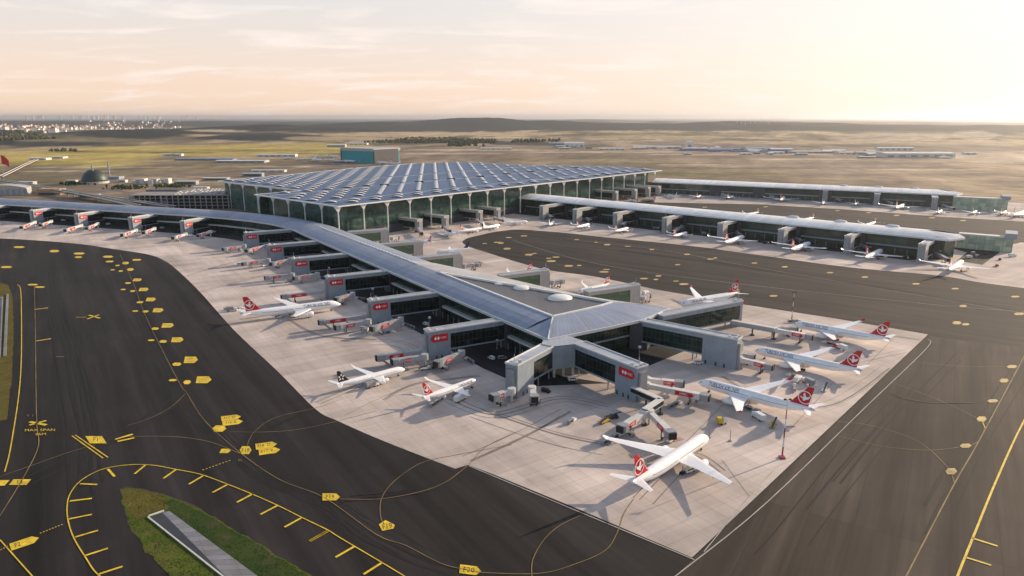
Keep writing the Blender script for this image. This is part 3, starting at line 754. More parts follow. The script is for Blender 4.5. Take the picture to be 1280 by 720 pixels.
M['channel_dark'] = concrete_mat('channel_concrete_shaded', (0.215, 0.215, 0.23), -PIER_ROT)  # darker slabs carry the corrugated slope's shading in their colour
o = mb.build('channel_slope', [M['channel'], M['channel_dark']]); tag(o, kind='structure')
sheet('grass_verge', ragged(P((-60, 352), (0, 353), (10, 356), (16, 372), (17, 420), (15, 470), (9, 524), (-60, 540)), .8), 0.06, M['grass_dry'])
sheet('channel_floor', P((-30, 372), (4, 371), (1, 446), (-30, 455)), 0.08, M['channel'])
mb = MB(); mb.bar(at(9.5, 368), at(6, 446), 1.6, 0.0, 0.6); mb.bar(at(3, 372), at(0, 447), 0.6, 0, 0.5); tag(mb.build('channel_edge', M['channel']), kind='structure')

# rough tussocks standing on the verge and the island
gt = MB(); rg = random.Random(4)
def in_poly(p, poly):
    c = False
    for i in range(len(poly)):
        a, b = poly[i], poly[(i + 1) % len(poly)]
        if (a.y > p.y) != (b.y > p.y) and p.x < (b.x - a.x) * (p.y - a.y) / (b.y - a.y) + a.x: c = not c
    return c
gp_ = P(*ISL); slabp = P((184, 645), (207, 638), (214, 639), (342, 735), (288, 735))
for k in range(14000):
    u, v = rg.uniform(150, 420), rg.uniform(610, 735); p = at(u, v)
    if not in_poly(p, gp_) or in_poly(p, slabp): continue
    if noise.noise(Vector((p.x * .25, p.y * .25, 5))) < -.15: continue
    s_ = rg.uniform(.08, .26); b = len(gt.v); a_ = rg.uniform(0, 6.28)
    for q in range(4): gt.v.append((p.x + s_ * math.cos(a_ + 1.57 * q), p.y + s_ * math.sin(a_ + 1.57 * q), .05))
    gt.v.append((p.x + rg.uniform(-.2, .2), p.y + rg.uniform(-.2, .2), s_ * rg.uniform(.7, 1.4)))
    for q in range(4): gt.f.append((b + q, b + (q + 1) % 4, b + 4)); gt.m.append(0 if p.x - p.y * .3 < gp_[2].x - gp_[2].y * .3 + 6 else 1)
tag(gt.build('grass', [M['grass'], M['grass_dark']]), kind='stuff')

# ================================================================== PIER BUILDINGS
def V2(p): return Vector((p[0], p[1]))
def wall_run(mb, pts, z0, z1, mi, s0=0.0):
    """vertical wall along ground points, uv in metres"""
    s = s0
    for a, b in zip(pts[:-1], pts[1:]):
        a, b = V2(a), V2(b); L = (b - a).length
        mb.face([(a.x, a.y, z0), (b.x, b.y, z0), (b.x, b.y, z1), (a.x, a.y, z1)], mi, [(s, z0), (s + L, z0), (s + L, z1), (s, z1)])
        s += L
    return s
def offset_line(pts, d):
    """shift a polyline to the right of its direction by d"""
    out = []; Pn = [V2(p) for p in pts]
    for i in range(len(Pn)):
        t_ = (Pn[min(i + 1, len(Pn) - 1)] - Pn[max(i - 1, 0)]).normalized()
        out.append(Pn[i] + Vector((t_.y, -t_.x)) * d)
    return out
def strip_uv(mb, A, ha, B, hb, mi, bulge=0.0, n=4):
    """roof slope between two matching polylines, uv = metres along and across"""
    s = 0.0
    for i in range(len(A) - 1):
        L = (V2(A[i + 1]) - V2(A[i])).length
        for k in range(n):
            q0, q1 = k / n, (k + 1) / n
            def pt(j, q):
                a, b = V2(A[j]), V2(B[j]); p = a.lerp(b, q)
                z = ha + (hb - ha) * q + bulge * 4 * q * (1 - q)
                return (p.x, p.y, z)
            W = (V2(A[i]) - V2(B[i])).length
            mb.face([pt(i, q0), pt(i + 1, q0), pt(i + 1, q1), pt(i, q1)], mi, [(s, W * q0), (s + L, W * q0), (s + L, W * q1), (s, W * q1)])
        s += L

# ---- near pier
T = V2(at(685, 424, 19)); DIR = Vector((-302, 455)).normalized(); NRM = Vector((DIR.y, -DIR.x))
def PA(al, off): return T + DIR * al + NRM * off
near = [PA(0, 0), PA(23, 0)] + [PA(a, 0) for a in (60, 100, 140, 177, 205, 233, 270, 300, 350, 400, 450)] + [Vector(p) for p in ((-250, 800), (-270, 825), (-297, 851), (-330, 875), (-372, 899), (-420, 921), (-523, 958), (-637, 1000), (-769, 1050), (-920, 1105))]
HE, HR = 19.0, 24.0
i23, i177, i233 = 1, 5, 7
ridge = [None] + offset_line(near, 21.5)[1:]
far = [None] + offset_line(near, 46.0)[1:]
R1, R0, R2 = PA(22.8, 20.5), PA(177, 22.0), PA(28.8, 74.5)
CORN = V2(at(837, 385, 19))
pier = thing('pier_building', (T.x, T.y, 0), 'long near pier with curving blue-grey roof that splits round a dark triangle', 'airport pier')
rm = MB()
strip_uv(rm, near[1:], HE, [R1] + [ridge[i] for i in range(2, i177)] + [R0] + ridge[i177 + 1:], HR, 0, 0.9)
rm.face([(T.x, T.y, HE), (near[1].x, near[1].y, HE), (R1.x, R1.y, HR)], 0, [(0, 0), (23, 0), (23, 20)])
# front slope between tip and far corner
fe = [T, V2(at(722, 416.5, 19)), V2(at(762, 408.5, 19)), V2(at(805, 399, 19)), CORN]
fr = [R1, V2(at(709, 391.8, HR)), V2(at(730, 387.2, HR)), V2(at(750, 382.5, HR)), R2]
strip_uv(rm, fe[::-1], HE, fr[::-1], HR, 0, 0.7)
# far slope: flares out round the split
E2 = [PA(233, 46.5), PA(200, 54), PA(170, 62), PA(135, 69), PA(102, 75), PA(75, 80.5), PA(48, 88), PA(28, 97), CORN]
k9 = [R0.lerp(R2, k / 6) for k in range(7)]
fs_r = [ridge[i233], ridge[i233 - 1]] + [R0] + k9[1:6] + [R2]
strip_uv(rm, fs_r, HR, E2, HE, 1, 0.8)
strip_uv(rm, ridge[i233:], HR, far[i233:], HE, 0, 0.9)
rm.build('roof', [M['roof'], M['roof_pale']], pier)
# dark membrane field with its upstand and the shallow domes
tm = MB()
tri = k9 + fr[::-1][1:]
tm.face([(p.x, p.y, HR - 0.7) for p in tri], 0, [(p.x, p.y) for p in tri])
tm.build('membrane_field', M['roof_dark'], pier)
um = MB()
for a, b in zip(tri, tri[1:] + tri[:1]): um.bar(a, b, 1.5, HR - 0.9, HR + 0.7)
um.bar(R1, T + (R1 - T) * 0.05, 0.7, HE - 0.4, HE + 0.1) if False else None
um.beam((R1.x, R1.y, HR + 0.35), (T.x, T.y, HE + 0.3), 0.7, 0.5)
um.build('upstand', M['white_steel'], pier)
def dome(u, v, a, b, h):
    c = at(u, v, HR); mb = MB(); e = DIR; n_ = NRM
    rings = []
    for q in (0.0, 0.25, 0.5, 0.72, 0.88, 0.97):
        r_ = math.sqrt(max(0.0, 1 - q * q))
        rings.append([(c.x + e.x * a * r_ * math.cos(t_) + n_.x * b * r_ * math.sin(t_), c.y + e.y * a * r_ * math.cos(t_) + n_.y * b * r_ * math.sin(t_), HR - 0.6 + h * q) for t_ in [2 * math.pi * k / 32 for k in range(32)]])
    mb.loft(rings)
    mb.build('roof_dome', M['white_steel'], pier, smooth=True)
dome(700, 372, 8.0, 9.0, 2.6); dome(652.5, 359.5, 6.5, 6.5, 2.0); dome(626, 353.6, 4.5, 5.0, 1.2)
sk = MB()
for k in range(33):
    al = 215 + k * 7.6
    if al > 460: break
    a = PA(al, 22.2); b = PA(al + 4.6, 22.2)
    sk.bar(a, b, 1.5, HR - 0.3, HR + 0.6)
sk.build('ridge_skylight', M['white_steel'], pier)
# fascia, soffit, walls
fm = MB()
for a, b in zip(near[:-1], near[1:]): fm.bar(a, b, 0.8, HE - 1.5, HE + 0.12)
for a, b in zip(fe[:-1], fe[1:]): fm.bar(a, b, 0.9, HE - 1.6, HE + 0.14)
for a, b in zip(E2[:-1], E2[1:]): fm.bar(a, b, 0.8, HE - 1.5, HE + 0.12)
fm.build('fascia', M['trim'], pier)
sf = MB()
for A_, B_ in ((near[1:], [R1] + [ridge[i] for i in range(2, i177)] + [R0] + ridge[i177 + 1:]), (fe, fr), (E2, fs_r), (far[i233:], ridge[i233:])):
    for i in range(len(A_) - 1):
        sf.face([(p[0], p[1], HE - 1.4) for p in (A_[i], A_[i + 1], B_[i + 1], B_[i])])
sf.build('soffit', M['soffit'], pier)
INS = 5.0
wn_near = [PA(4, INS)] + offset_line(near, INS)[1:]
wfront = [PA(4, INS)] + [p + (R - p).normalized() * INS for p, R in list(zip(fe, fr))[1:-1]] + [CORN + (R2 - CORN).normalized() * 9]
wfar = [CORN + (R2 - CORN).normalized() * 9] + [p + (R - p).normalized() * INS for p, R in list(zip(E2, fs_r))[::-1][1:]] + offset_line(near, 46 - INS)[i233 + 1:]
gm = MB()
for w in (wn_near, wfront, wfar): wall_run(gm, w, 0, HE - 1.4, 0)
gm.build('glass_wall', M['glass'], pier)
# floor-edge canopy along the near side, broken at each gate
cm = MB()
for i in range(len(wn_near) - 1):
    cm.bar(offset_line(wn_near, -1.6)[i], offset_line(wn_near, -1.6)[i + 1], 3.0, 7.4, 8.9)
cm.build('canopy_band', M['bridge_pale'], pier)
cm = MB()
for i in range(len(wfront) - 1): cm.bar(wfront[i], wfront[i + 1], 0.9, 8.0, 9.0)
cm.build('floor_band', M['mid_metal'], pier)
pm = MB()
for k in range(62):
    p = PA(12 + k * 8.0, 1.2)
    if k * 8 + 12 < 470:
        pm = MB(); pm.tube((p.x, p.y, 0), (p.x, p.y, 4.6), 0.28, n=6); pm.build('post', M['mid_metal'], pier)
CORES = []

# service road along the near pier foot
road = offset_line(near, -30)
sheet('service_road', [PA(-14, -26)] + road[1:] + offset_line(near, INS + 1)[::-1][:-1] + [PA(4, 6)], 0.035, M['service'])
sheet('forecourt_road', [PA(-14, -26), PA(-36, 16), V2(at(700, 470)), V2(at(800, 462)), V2(at(860, 437)), V2(at(905, 415)), CORN + Vector((10, 12)), CORN, PA(4, 8)], 0.030, M['service'])

# ---- gate blocks (fixed bridges with a clad end tower)
def logo_panel(root, c0, ax, nrm, w, h, z, flip):
    """red panel on the wall: c0 its outer lower corner, ax along the wall, pointed at the outer end"""
    def pt(s, zz, d): return (c0.x + ax.x * s + nrm.x * d, c0.y + ax.y * s + nrm.y * d, zz)
    mb = MB()
    out = [(0.16 * w, z), (w, z), (w, z + h), (0.16 * w, z + h), (0.04 * w, z + h * 0.68), (0, z + h * 0.5), (0.04 * w, z + h * 0.32)]
    f = [pt(s, zz, 0.30) for s, zz in out]; b = [pt(s, zz, 0.02) for s, zz in out]
    mb.loft([b, f])
    o = mb.build('sign_panel', M['sign_red'], root)
    # white hexagon with the red hour-glass in it
    hx, hz = (0.64 if flip else 0.36) * w, z + h * 0.5; r = h * 0.27
    em = MB()
    X = (lambda s: s)
    hexp = [(-1.5, 0), (-0.8, 1), (0.8, 1), (1.5, 0), (0.8, -1), (-0.8, -1)]
    em.face([pt(hx + a * r, hz + b_ * r, 0.36) for a, b_ in hexp], 0)
    em.face([pt(hx + a * r, hz + b_ * r, 0.41) for a, b_ in ((-0.8, 0.98), (0.8, 0.98), (0, 0.06))], 1)
    em.face([pt(hx + a * r, hz + b_ * r, 0.41) for a, b_ in ((-0.8, -0.98), (0.8, -0.98), (0, -0.06))], 1)
    em.build('emblem', [M['sign_white'], M['sign_red']], o)
    V, Fc = text_mesh('HSBC'); tm_ = MB(); sg = -1 if flip else 1
    for x, y in V: tm_.v.append(pt((0.28 if flip else 0.74) * w + sg * x * h * 0.36, hz + y * h * 0.40, 0.36))
    for f_ in Fc: tm_.f.append(f_); tm_.m.append(0)
    tm_.build('lettering', M['sign_white'], o)

def gate_block(c, ax, L, side, H, blk, label, sign=False, W=7.0, clad='clad', glass='glass_dark', core=True, group=None, z0=5.8, detail=True):
    """c outer corner where end wall and visible long wall meet; body lies to the left (side +1) or right of ax"""
    ax = V2(ax).normalized(); nl = Vector((-ax.y, ax.x)) * side
    c = V2(c)
    root = thing('gate_block', (c.x, c.y, 0), label, 'gate block', group)
    P4 = lambda s, w: c + ax * s + nl * w
    m = MB()
    m.prism([P4(0, 0), P4(blk, 0), P4(blk, W), P4(0, W)], 0, H - 0.6)
    m.build('end_tower', M[clad], root)
    if detail:
        m = MB(); m.prism([P4(-1.6, W * 0.18), P4(-0.02, W * 0.18), P4(-0.02, W * 0.82), P4(-1.6, W * 0.82)], 0, H - 3.0); m.build('stair_shaft', M['mid_metal'], root)
        for s_ in (blk * 0.3, blk * 0.55, blk * 0.85):
            m = MB(); m.prism([P4(s_, -0.12), P4(s_ + 1.1, -0.12), P4(s_ + 1.1, 0.0), P4(s_, 0.0)], 0, 2.3)
            m.build('ground_door', M['dark_metal'], root)
    m = MB()
    for w0, sg in ((0.25, 1), (W - 0.25, -1)):
        a, b = P4(blk, w0), P4(L, w0)
        pts = [a, b] if sg * side > 0 else [b, a]
        wall_run(m, pts, z0, H - 3.4, 0)
    m.build('bridge_glazing', M[glass], root)
    m = MB()
    m.prism([P4(blk, 0), P4(L, 0), P4(L, W), P4(blk, W)], H - 3.4, H - 0.6)
    m.prism([P4(blk, 0), P4(L, 0), P4(L, W), P4(blk, W)], z0 - 0.9, z0)
    m.build('bridge_frame', M[clad], root)
    m = MB()
    q = [P4(-0.2, -0.2), P4(L, -0.2), P4(L, W + 0.2), P4(-0.2, W + 0.2)]
    m.face([(p.x, p.y, H - 0.45) for p in (q if side > 0 else q[::-1])], 0, [(0, 0), (L, 0), (L, W), (0, W)] if side > 0 else [(0, W), (L, W), (L, 0), (0, 0)])
    m.build('roof', M['roof_stub'], root)
    m = MB()
    for a, b in zip(q, q[1:] + q[:1]): m.bar(a, b, 0.45, H - 0.7, H + 0.1)
    m.build('parapet', M['trim'], root)
    if detail:
        m = MB()
        for s_ in (blk + 6, L - 3):
            for w in (0.8, W - 0.8):
                m = MB(); m.tube((P4(s_, w).x, P4(s_, w).y, 0), (P4(s_, w).x, P4(s_, w).y, z0 - 0.9), 0.4, n=6); m.build('column', M['mid_metal'], root)
        m = MB()
        for s_, w in ((1.0, 1.2), (1.8, 5.2), (5.5, 2.0)):
            m = MB(); m.box(P4(s_, w).x - 0.8, P4(s_, w).x + 0.8, P4(s_, w).y - 0.8, P4(s_, w).y + 0.8, H - 0.45, H + 0.9); m.build('roof_plant', M['trim'], root)
        m = MB(); m.tube((P4(1.5, 3).x, P4(1.5, 3).y, H - 0.4), (P4(1.5, 3).x, P4(1.5, 3).y, H + 5.0), 0.12, n=5)
        m.build('antenna', M['trim'], root)
    if sign:
        nn = -nl
        logo_panel(root, P4(1.2, 0), ax, nn, 11.5, 4.6, H - 7.4, side < 0)
    return root
AXN = Vector((42.6, 23.6)).normalized()
near_px = [(535.5, 414.5), (463, 376), (409, 346.5), (366, 323.5), (335.5, 306.5), (306, 291)]
NB = []
for i, p in enumerate(near_px):
    c = V2(at(p[0], p[1], 18.6))
    NB.append(c)
    lab = 'red-sign gate block, %s from the pier tip along the near side' % ('closest' if i == 0 else ORD[i])
    gate_block(c, AXN, 53, 1, 18.6, 14.5, lab, True, group='red-sign gate blocks')
    q = c + AXN * 52; mb = MB()
    mb.prism([q + DIR * 8.5, q - DIR * 3.0, q - DIR * 3.0 + NRM * 9, q + DIR * 8.5 + NRM * 9], 0, HE - 1.6)
    mb.build('core_tower', M['clad_dark'], pier)
left_px = [(230, 276.5), (165, 272), (97, 267.5), (41, 263), (-14, 259)]
AXL = Vector((0.36, 0.93)).normalized()
LB = []
for i, p in enumerate(left_px):
    c = V2(at(p[0], p[1], 18.0)); LB.append(c)
    lab = ['red-sign gate block just before the bend of the near pier', 'red-sign gate block second left of the pier bend', 'red-sign gate block third left of the pier bend', 'red-sign gate block fourth left of the pier bend', 'red-sign gate block cut off by the left edge of the photo'][i]
    gate_block(c, AXL, 50, 1, 18.0, 13.5, lab, True, group='red-sign gate blocks')
    q = c + AXL * 46; e = Vector((-AXL.y, AXL.x)); mb = MB()
    mb.prism([q + e * 9, q - e * 3, q - e * 3 + AXL * 10, q + e * 9 + AXL * 10], 0, HE - 1.6)
    mb.build('core_tower', M['clad_dark'], pier)
# the V-shaped pair at the tip
P1, P2, P3, P4_ = V2(at(647, 456, 19)), V2(at(691, 432.5, 19)), V2(at(719, 429.5, 19)), V2(at(796, 459.5, 19))
gate_block(P1, P2 - P1, (P2 - P1).length + 0.2, 1, 19, 16.5, 'gate block with sunlit pale side wall, left arm of the V at the pier tip', False, W=7.5, clad='clad')
gate_block(P4_, P3 - P4_, (P3 - P4_).length + 0.2, -1, 19, 15.5, 'gate block with red logo sign, right arm of the V at the pier tip', True, W=8.0, group=None)
hubl = (P1 - P2).normalized(); hubr = (P4_ - P3).normalized()
hub = thing('link_building', (P2.x, P2.y, 0), 'grey angled link between the two arms of the V in front of the pier tip', 'link building')
m = MB(); hp = [P2, P3, P3 + Vector((hubr.y, -hubr.x)) * -8.0 * 1, T + NRM * 14 + DIR * 4, T + DIR * 10 + NRM * 6, P2 + Vector((hubl.y, -hubl.x)) * 7.5]
m.prism(hp, 4.9, 18.4); m.build('hub_wall', M['clad'], hub)
m = MB(); m.face([(p.x, p.y, 18.75) for p in hp], 0, [(p.x, p.y) for p in hp]); o = m.build('roof', M['roof_stub'], hub)
if o.data.polygons[0].normal.z < 0: o.data.flip_normals()
for k in (0.08, 0.5, 0.92):
    q = P2.lerp(P3, k); m = MB(); m.box(q.x - .7, q.x + .7, q.y + 0.1, q.y + 1.5, 0, 4.9); m.build('leg', M['clad_pale'], hub)
# far side of the near pier
ro, ri = V2(at(922, 424, 19)), V2(at(802, 401, 19))
gate_block(ro, ri - ro, (ri - ro).length + 2, -1, 19, 21, 'grey gate block with long dark glazing and blank end wall, right of the pier tip', False, W=7.5, glass='glass')
q = ri + Vector((2, 4)); mb = MB(); mb.prism([q + Vector((-9, -3)), q + Vector((2, -5)), q + Vector((7, 5)), q + Vector((-4, 8))], 0, HE - 1.6); mb.build('core_tower', M['clad_dark'], pier)
ro, ri = V2(at(929, 375.5, 19)), V2(at(829, 394.5, 19))
gate_block(ro, ri - ro, (ri - ro).length, -1, 19, 2.5, 'gate block glazed to its outer end at the far corner of the pier tip', False, W=8, glass='glass')
for i, (p, L, lab) in enumerate((((800, 355.5), 48, 'first'), ((686.5, 337), 46, 'second'), ((577, 316.5), 46, 'third'), ((527, 301), 46, 'fourth'), ((485, 286), 46, 'fifth'))):
    c = V2(at(p[0], p[1], 18.6))
    gate_block(c, -AXN, L, -1, 18.6, 9, '%s gate block from the pier tip on the far side, half behind the roof' % lab, False, clad='clad_pale', glass='glass_pale', group='gate blocks on the far side of the near pier')

# ---- the two eastern piers
def far_pier(name, label, a, b, W, he, hr, ext=None):
    a, b = V2(a), V2(b); d = (b - a).normalized(); n = Vector((-d.y, d.x)); L = (b - a).length
    root = thing(name, (a.x, a.y, 0), label, 'airport pier')
    Q = lambda s, w: a + d * s + n * w
    S = [L * k / 14 for k in range(15)]
    m = MB()
    strip_uv(m, [Q(s, 0) for s in S], he, [Q(s if s < L else L - 26, W / 2) for s in S], hr, 0, 1.0)
    strip_uv(m, [Q(s if s < L else L - 26, W / 2) for s in S], hr, [Q(s, W) for s in S], he, 0, 1.0)
    m.build('roof', M['roof_white'], root)
    m = MB(); tip = Q(L + 10, W * 0.5)
    m.face([(Q(L, 0).x, Q(L, 0).y, he), (tip.x, tip.y, he), (Q(L - 26, W / 2).x, Q(L - 26, W / 2).y, hr)], 0, [(0, 0), (10, 0), (5, 20)])
    m.face([(tip.x, tip.y, he), (Q(L, W).x, Q(L, W).y, he), (Q(L - 26, W / 2).x, Q(L - 26, W / 2).y, hr)], 0, [(0, 0), (10, 0), (5, 20)])
    m.build('hip_end', M['roof'], root)
    m = MB()
    edge = [Q(0, 0), Q(L, 0), tip, Q(L, W), Q(0, W)]
    for p, q in zip(edge[:-1], edge[1:]): m.bar(p, q, 1.0, he - 1.8, he + 0.15)
    m.build('fascia', M['white_steel'], root)
    m = MB(); m.face([(p.x, p.y, he - 1.5) for p in edge[::-1]]); m.build('soffit', M['soffit'], root)
    m = MB(); w = [Q(-10, 6), Q(L - 4, 6), Q(L + 2, W * .5), Q(L - 4, W - 6), Q(-10, W - 6)]
    wall_run(m, w, 0, he - 1.5, 0); m.build('glass_wall', M['glass_far'], root)
    m = MB(); m.bar(Q(0, 5.3), Q(L - 6, 5.3), 1.2, 7.8, 9.4); m.build('floor_band', M['mid_metal'], root)
    m = MB()
    for k in range(int(L / 12)):
        m = MB(); m.tube((*Q(6 + k * 12, 1.5), 0), (*Q(6 + k * 12, 1.5), 6.5), 0.35, n=5); m.build('post', M['mid_metal'], root)
    for k, s in enumerate([L - 60 - 55 * j for j in range(3)]):
        m = MB(); c = Q(s, W / 2 + 3)
        m.loft([[(c.x + d.x * r_ * 7 * math.cos(t_) + n.x * r_ * 4 * math.sin(t_), c.y + d.y * r_ * 7 * math.cos(t_) + n.y * r_ * 4 * math.sin(t_), hr + z_) for t_ in [k2 * math.pi / 10 for k2 in range(20)]] for r_, z_ in ((1, -0.5), (0.95, 1.0), (0.6, 1.9), (0.2, 2.2))])
        m.build('roof_dome', M['white_steel'], root, smooth=True)
    return root, Q, d, n, L
M['roof_white'] = roof_mat('white_pier_roof', (0.86, 0.85, 0.84), 6.0, 0.5, 0.0, 0.12)
p2, Q2, d2, n2, L2 = far_pier('pier_building', 'middle pier with long white roof and jets parked along both sides', at(645, 246.5, 22), at(1186, 299.5, 22), 48, 22.0, 26.5)
p3, Q3, d3, n3, L3 = far_pier('pier_building', 'farthest pier with white roof, beyond the middle pier at the right', at(815, 227, 22), at(1196, 243.5, 22), 60, 22.0, 26.5)
for i, (p, f) in enumerate((((678.8, 257.6), 1), ((721, 261.9), 1), ((771.8, 266.5), 1), ((833.8, 272.6), 1), ((904, 279.5), 1), ((980.4, 287.2), 1), ((1064.3, 295.4), 1), ((1158, 305.6), 1))):
    c = V2(at(p[0], p[1], 20)); w = (V2(c) - V2(Q2(0, 6))).dot(n2)
    gate_block(c, n2, max(20, -w + 1), 1, 20, 13, 'pale gate block with dark glazed bridge on the middle pier, %s from the terminal' % ORD[i], False, W=7, clad='clad_pale', group='gate blocks along the middle pier')
    mb = MB(); s_ = (c - V2(Q2(0, 0))).dot(d2)
    mb.prism([Q2(s_ - 13, 3), Q2(s_ + 5, 3), Q2(s_ + 5, 10), Q2(s_ - 13, 10)], 0, 20.3); mb.build('core_tower', M['clad_dark'], p2)
for i, p in enumerate(((902, 230), (955, 232.8), (1035, 238.2), (1100, 242.6), (1173, 247))):
    c = V2(at(p[0], p[1], 20)); w = (V2(c) - V2(Q3(0, 6))).dot(n3)
    gate_block(c, n3, max(20, -w + 1), 1, 20, 13, 'pale gate block on the farthest pier, %s from the terminal' % ORD[i], False, W=8, clad='clad_pale', group='gate blocks along the farthest pier')
    mb = MB(); s_ = (c - V2(Q3(0, 0))).dot(d3)
    mb.prism([Q3(s_ - 15, 3), Q3(s_ + 6, 3), Q3(s_ + 6, 10), Q3(s_ - 15, 10)], 0, 20.3); mb.build('core_tower', M['clad_dark'], p3)
def glass_link(label, a, b, W, H, endW):
    a, b = V2(a), V2(b); d = (b - a).normalized(); n = Vector((-d.y, d.x)); L = (b - a).length
    root = thing('glass_walkway', (a.x, a.y, 0), label, 'glass walkway')
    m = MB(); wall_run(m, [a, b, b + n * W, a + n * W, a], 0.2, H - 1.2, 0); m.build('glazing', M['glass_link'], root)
    m = MB(); m.prism([a, b, b + n * W, a + n * W], H - 1.2, H); m.build('roof', M['roof_white_plain'], root)
    m = MB(); e = b - d * endW
    m.prism([e - n * 2, b + d * 3 - n * 2, b + d * 3 + n * (W + 16), e + n * (W + 16)], H - 2, H + 4); m.build('end_cap', M['clad'], root)
    m = MB()
    for k in range(7): q = a.lerp(b, k / 6.0); m.tube((q.x, q.y, 0), (q.x, q.y, H - 1.2), 0.35, n=6)
    m.build('mullion', M['mid_metal'], root)
M['roof_white_plain'] = mat('white_membrane', (0.66, 0.65, 0.62), 0.6, var=0.08, vscale=0.1)
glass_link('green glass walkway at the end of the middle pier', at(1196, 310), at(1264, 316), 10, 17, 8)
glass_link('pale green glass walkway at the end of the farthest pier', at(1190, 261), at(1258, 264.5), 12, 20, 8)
sheet('pier_end_yard', P((1196, 326), (1228, 331), (1250, 315), (1214, 311)), 0.05, M['service'])
sheet('pier_service_road', [Q2(-6, -24), Q2(L2 - 30, -24), Q2(L2 - 4, 6), Q2(-10, 6)], 0.045, M['service'])

# ================================================================== TERMINAL HALL
HT = 42.0
TA, TB = V2(at(422, 258, HT)), V2(at(827, 213, HT))
te = (TB - TA).normalized(); tn = Vector((-te.y, te.x))
TL = (TB - TA).length
outline = [TA, TB] + [V2(at(u, v, HT)) for (u, v) in ((775, 208.6), (660, 206.8), (600, 203.6), (575, 202.6), (520, 204.2), (440, 210.5), (375, 217), (272, 226.5), (378, 238.2), (318, 243.2))]
term = thing('terminal_building', (TA.x, TA.y, 0), 'huge terminal hall with blue skylight-ribbed roof over green glass and white arched columns', 'terminal')
m = MB(); m.face([(p.x, p.y, HT) for p in outline], 0, [(p.x * 0.994 + p.y * 0.111, p.y) for p in outline]); o = m.build('roof', M['roof_term'], term)
if o.data.polygons[0].normal.z < 0: o.data.flip_normals()
m = MB()
for a, b in zip(outline, outline[1:] + outline[:1]): m.bar(a, b, 1.6, HT - 1.0, HT + 0.35)
m.build('fascia', M['white_steel'], term)
m = MB(); m.face([(p.x, p.y, HT - 0.9) for p in outline[::-1]]); m.build('soffit', M['soffit'], term)
INW = 17.0
wa, wb = TA + te * 6 + tn * INW, TB - te * 22 + tn * INW
LFT = V2(outline[-1]); NOT = V2(outline[-2]); LBK = V2(outline[-3])
lf = (LFT - TA).normalized()
m = MB()
wall_run(m, [TA + lf * (LFT - TA).length * 0.97 + te * INW, TA + te * INW + lf * 6, wa, wb, wb + tn * 150], 0, HT - 0.9, 0)
wall_run(m, [LBK + (NOT - LBK) * 0.06 + tn * -8, NOT + (LBK - NOT) * 0.02], 0, HT - 1.8, 0)
wall_run(m, [NOT + (LFT - NOT) * 0.0, LFT + (NOT - LFT) * 0.1], 0, HT - 1.8, 0)
m.build('glass_wall', M['glass_green'], term)
def arch_column(base, along, half, ztop, zb=0.0):
    """white mast whose head flares into two concave wings that meet the roof edge"""
    m = MB(); out = Vector((along.y, -along.x))
    m.loft([[(base.x + along.x * r_ * math.cos(t_) + out.x * r_ * math.sin(t_), base.y + along.y * r_ * math.cos(t_) + out.y * r_ * math.sin(t_), z) for t_ in [k * math.pi / 4 for k in range(8)]] for r_, z in ((0.95, zb), (0.85, ztop * 0.5), (0.75, ztop * 0.72), (0.8, ztop - 0.05))])
    prof = []
    for k in range(9):
        q = k / 8.0
        prof.append((0.7 + (half - 0.7) * q, ztop - (ztop * 0.15) * (1 - q) ** 1.5 - 0.2))
    for sg in (1, -1):
        pts = [(0.6, ztop), (half, ztop)] + [(x, z) for x, z in prof[::-1]]
        A_ = [(base.x + along.x * sg * x + out.x * 0.6, base.y + along.y * sg * x + out.y * 0.6, z) for x, z in pts]
        B_ = [(base.x + along.x * sg * x - out.x * 0.6, base.y + along.y * sg * x - out.y * 0.6, z) for x, z in pts]
        m.loft([A_, B_])
    m.build('arch_column', M['white_steel'], term)
nb = 21
for k in range(nb):
    arch_column(TA + te * (2 + (TL - 24) * k / (nb - 1)) + tn * 2.5, te, 6.2, HT - 1.0)
LL = (LFT - TA).length
for k in range(1, 6):
    arch_column(TA + lf * (LL * k / 5.15) + te * 2.5, lf, 6.2, HT - 1.0)
LL2 = (NOT - LBK).length; lf2 = (NOT - LBK).normalized()
for k in range(1, 6):
    arch_column(LBK + lf2 * (LL2 * k / 6.0) - te * 0 + tn * 1.0 if False else LBK + lf2 * (LL2 * k / 6.0) + tn * 2.0, lf2, 6.2, HT - 1.0)
# mid-height service boxes between hall wall and apron
m = MB()
m.prism([TA + te * 20 + tn * 7, TA + te * (TL * 0.62) + tn * 7, TA + te * (TL * 0.62) + tn * 16.5, TA + te * 20 + tn * 16.5], 0, 9.5)
m.build('ground_floor', M['clad_dark'], term)
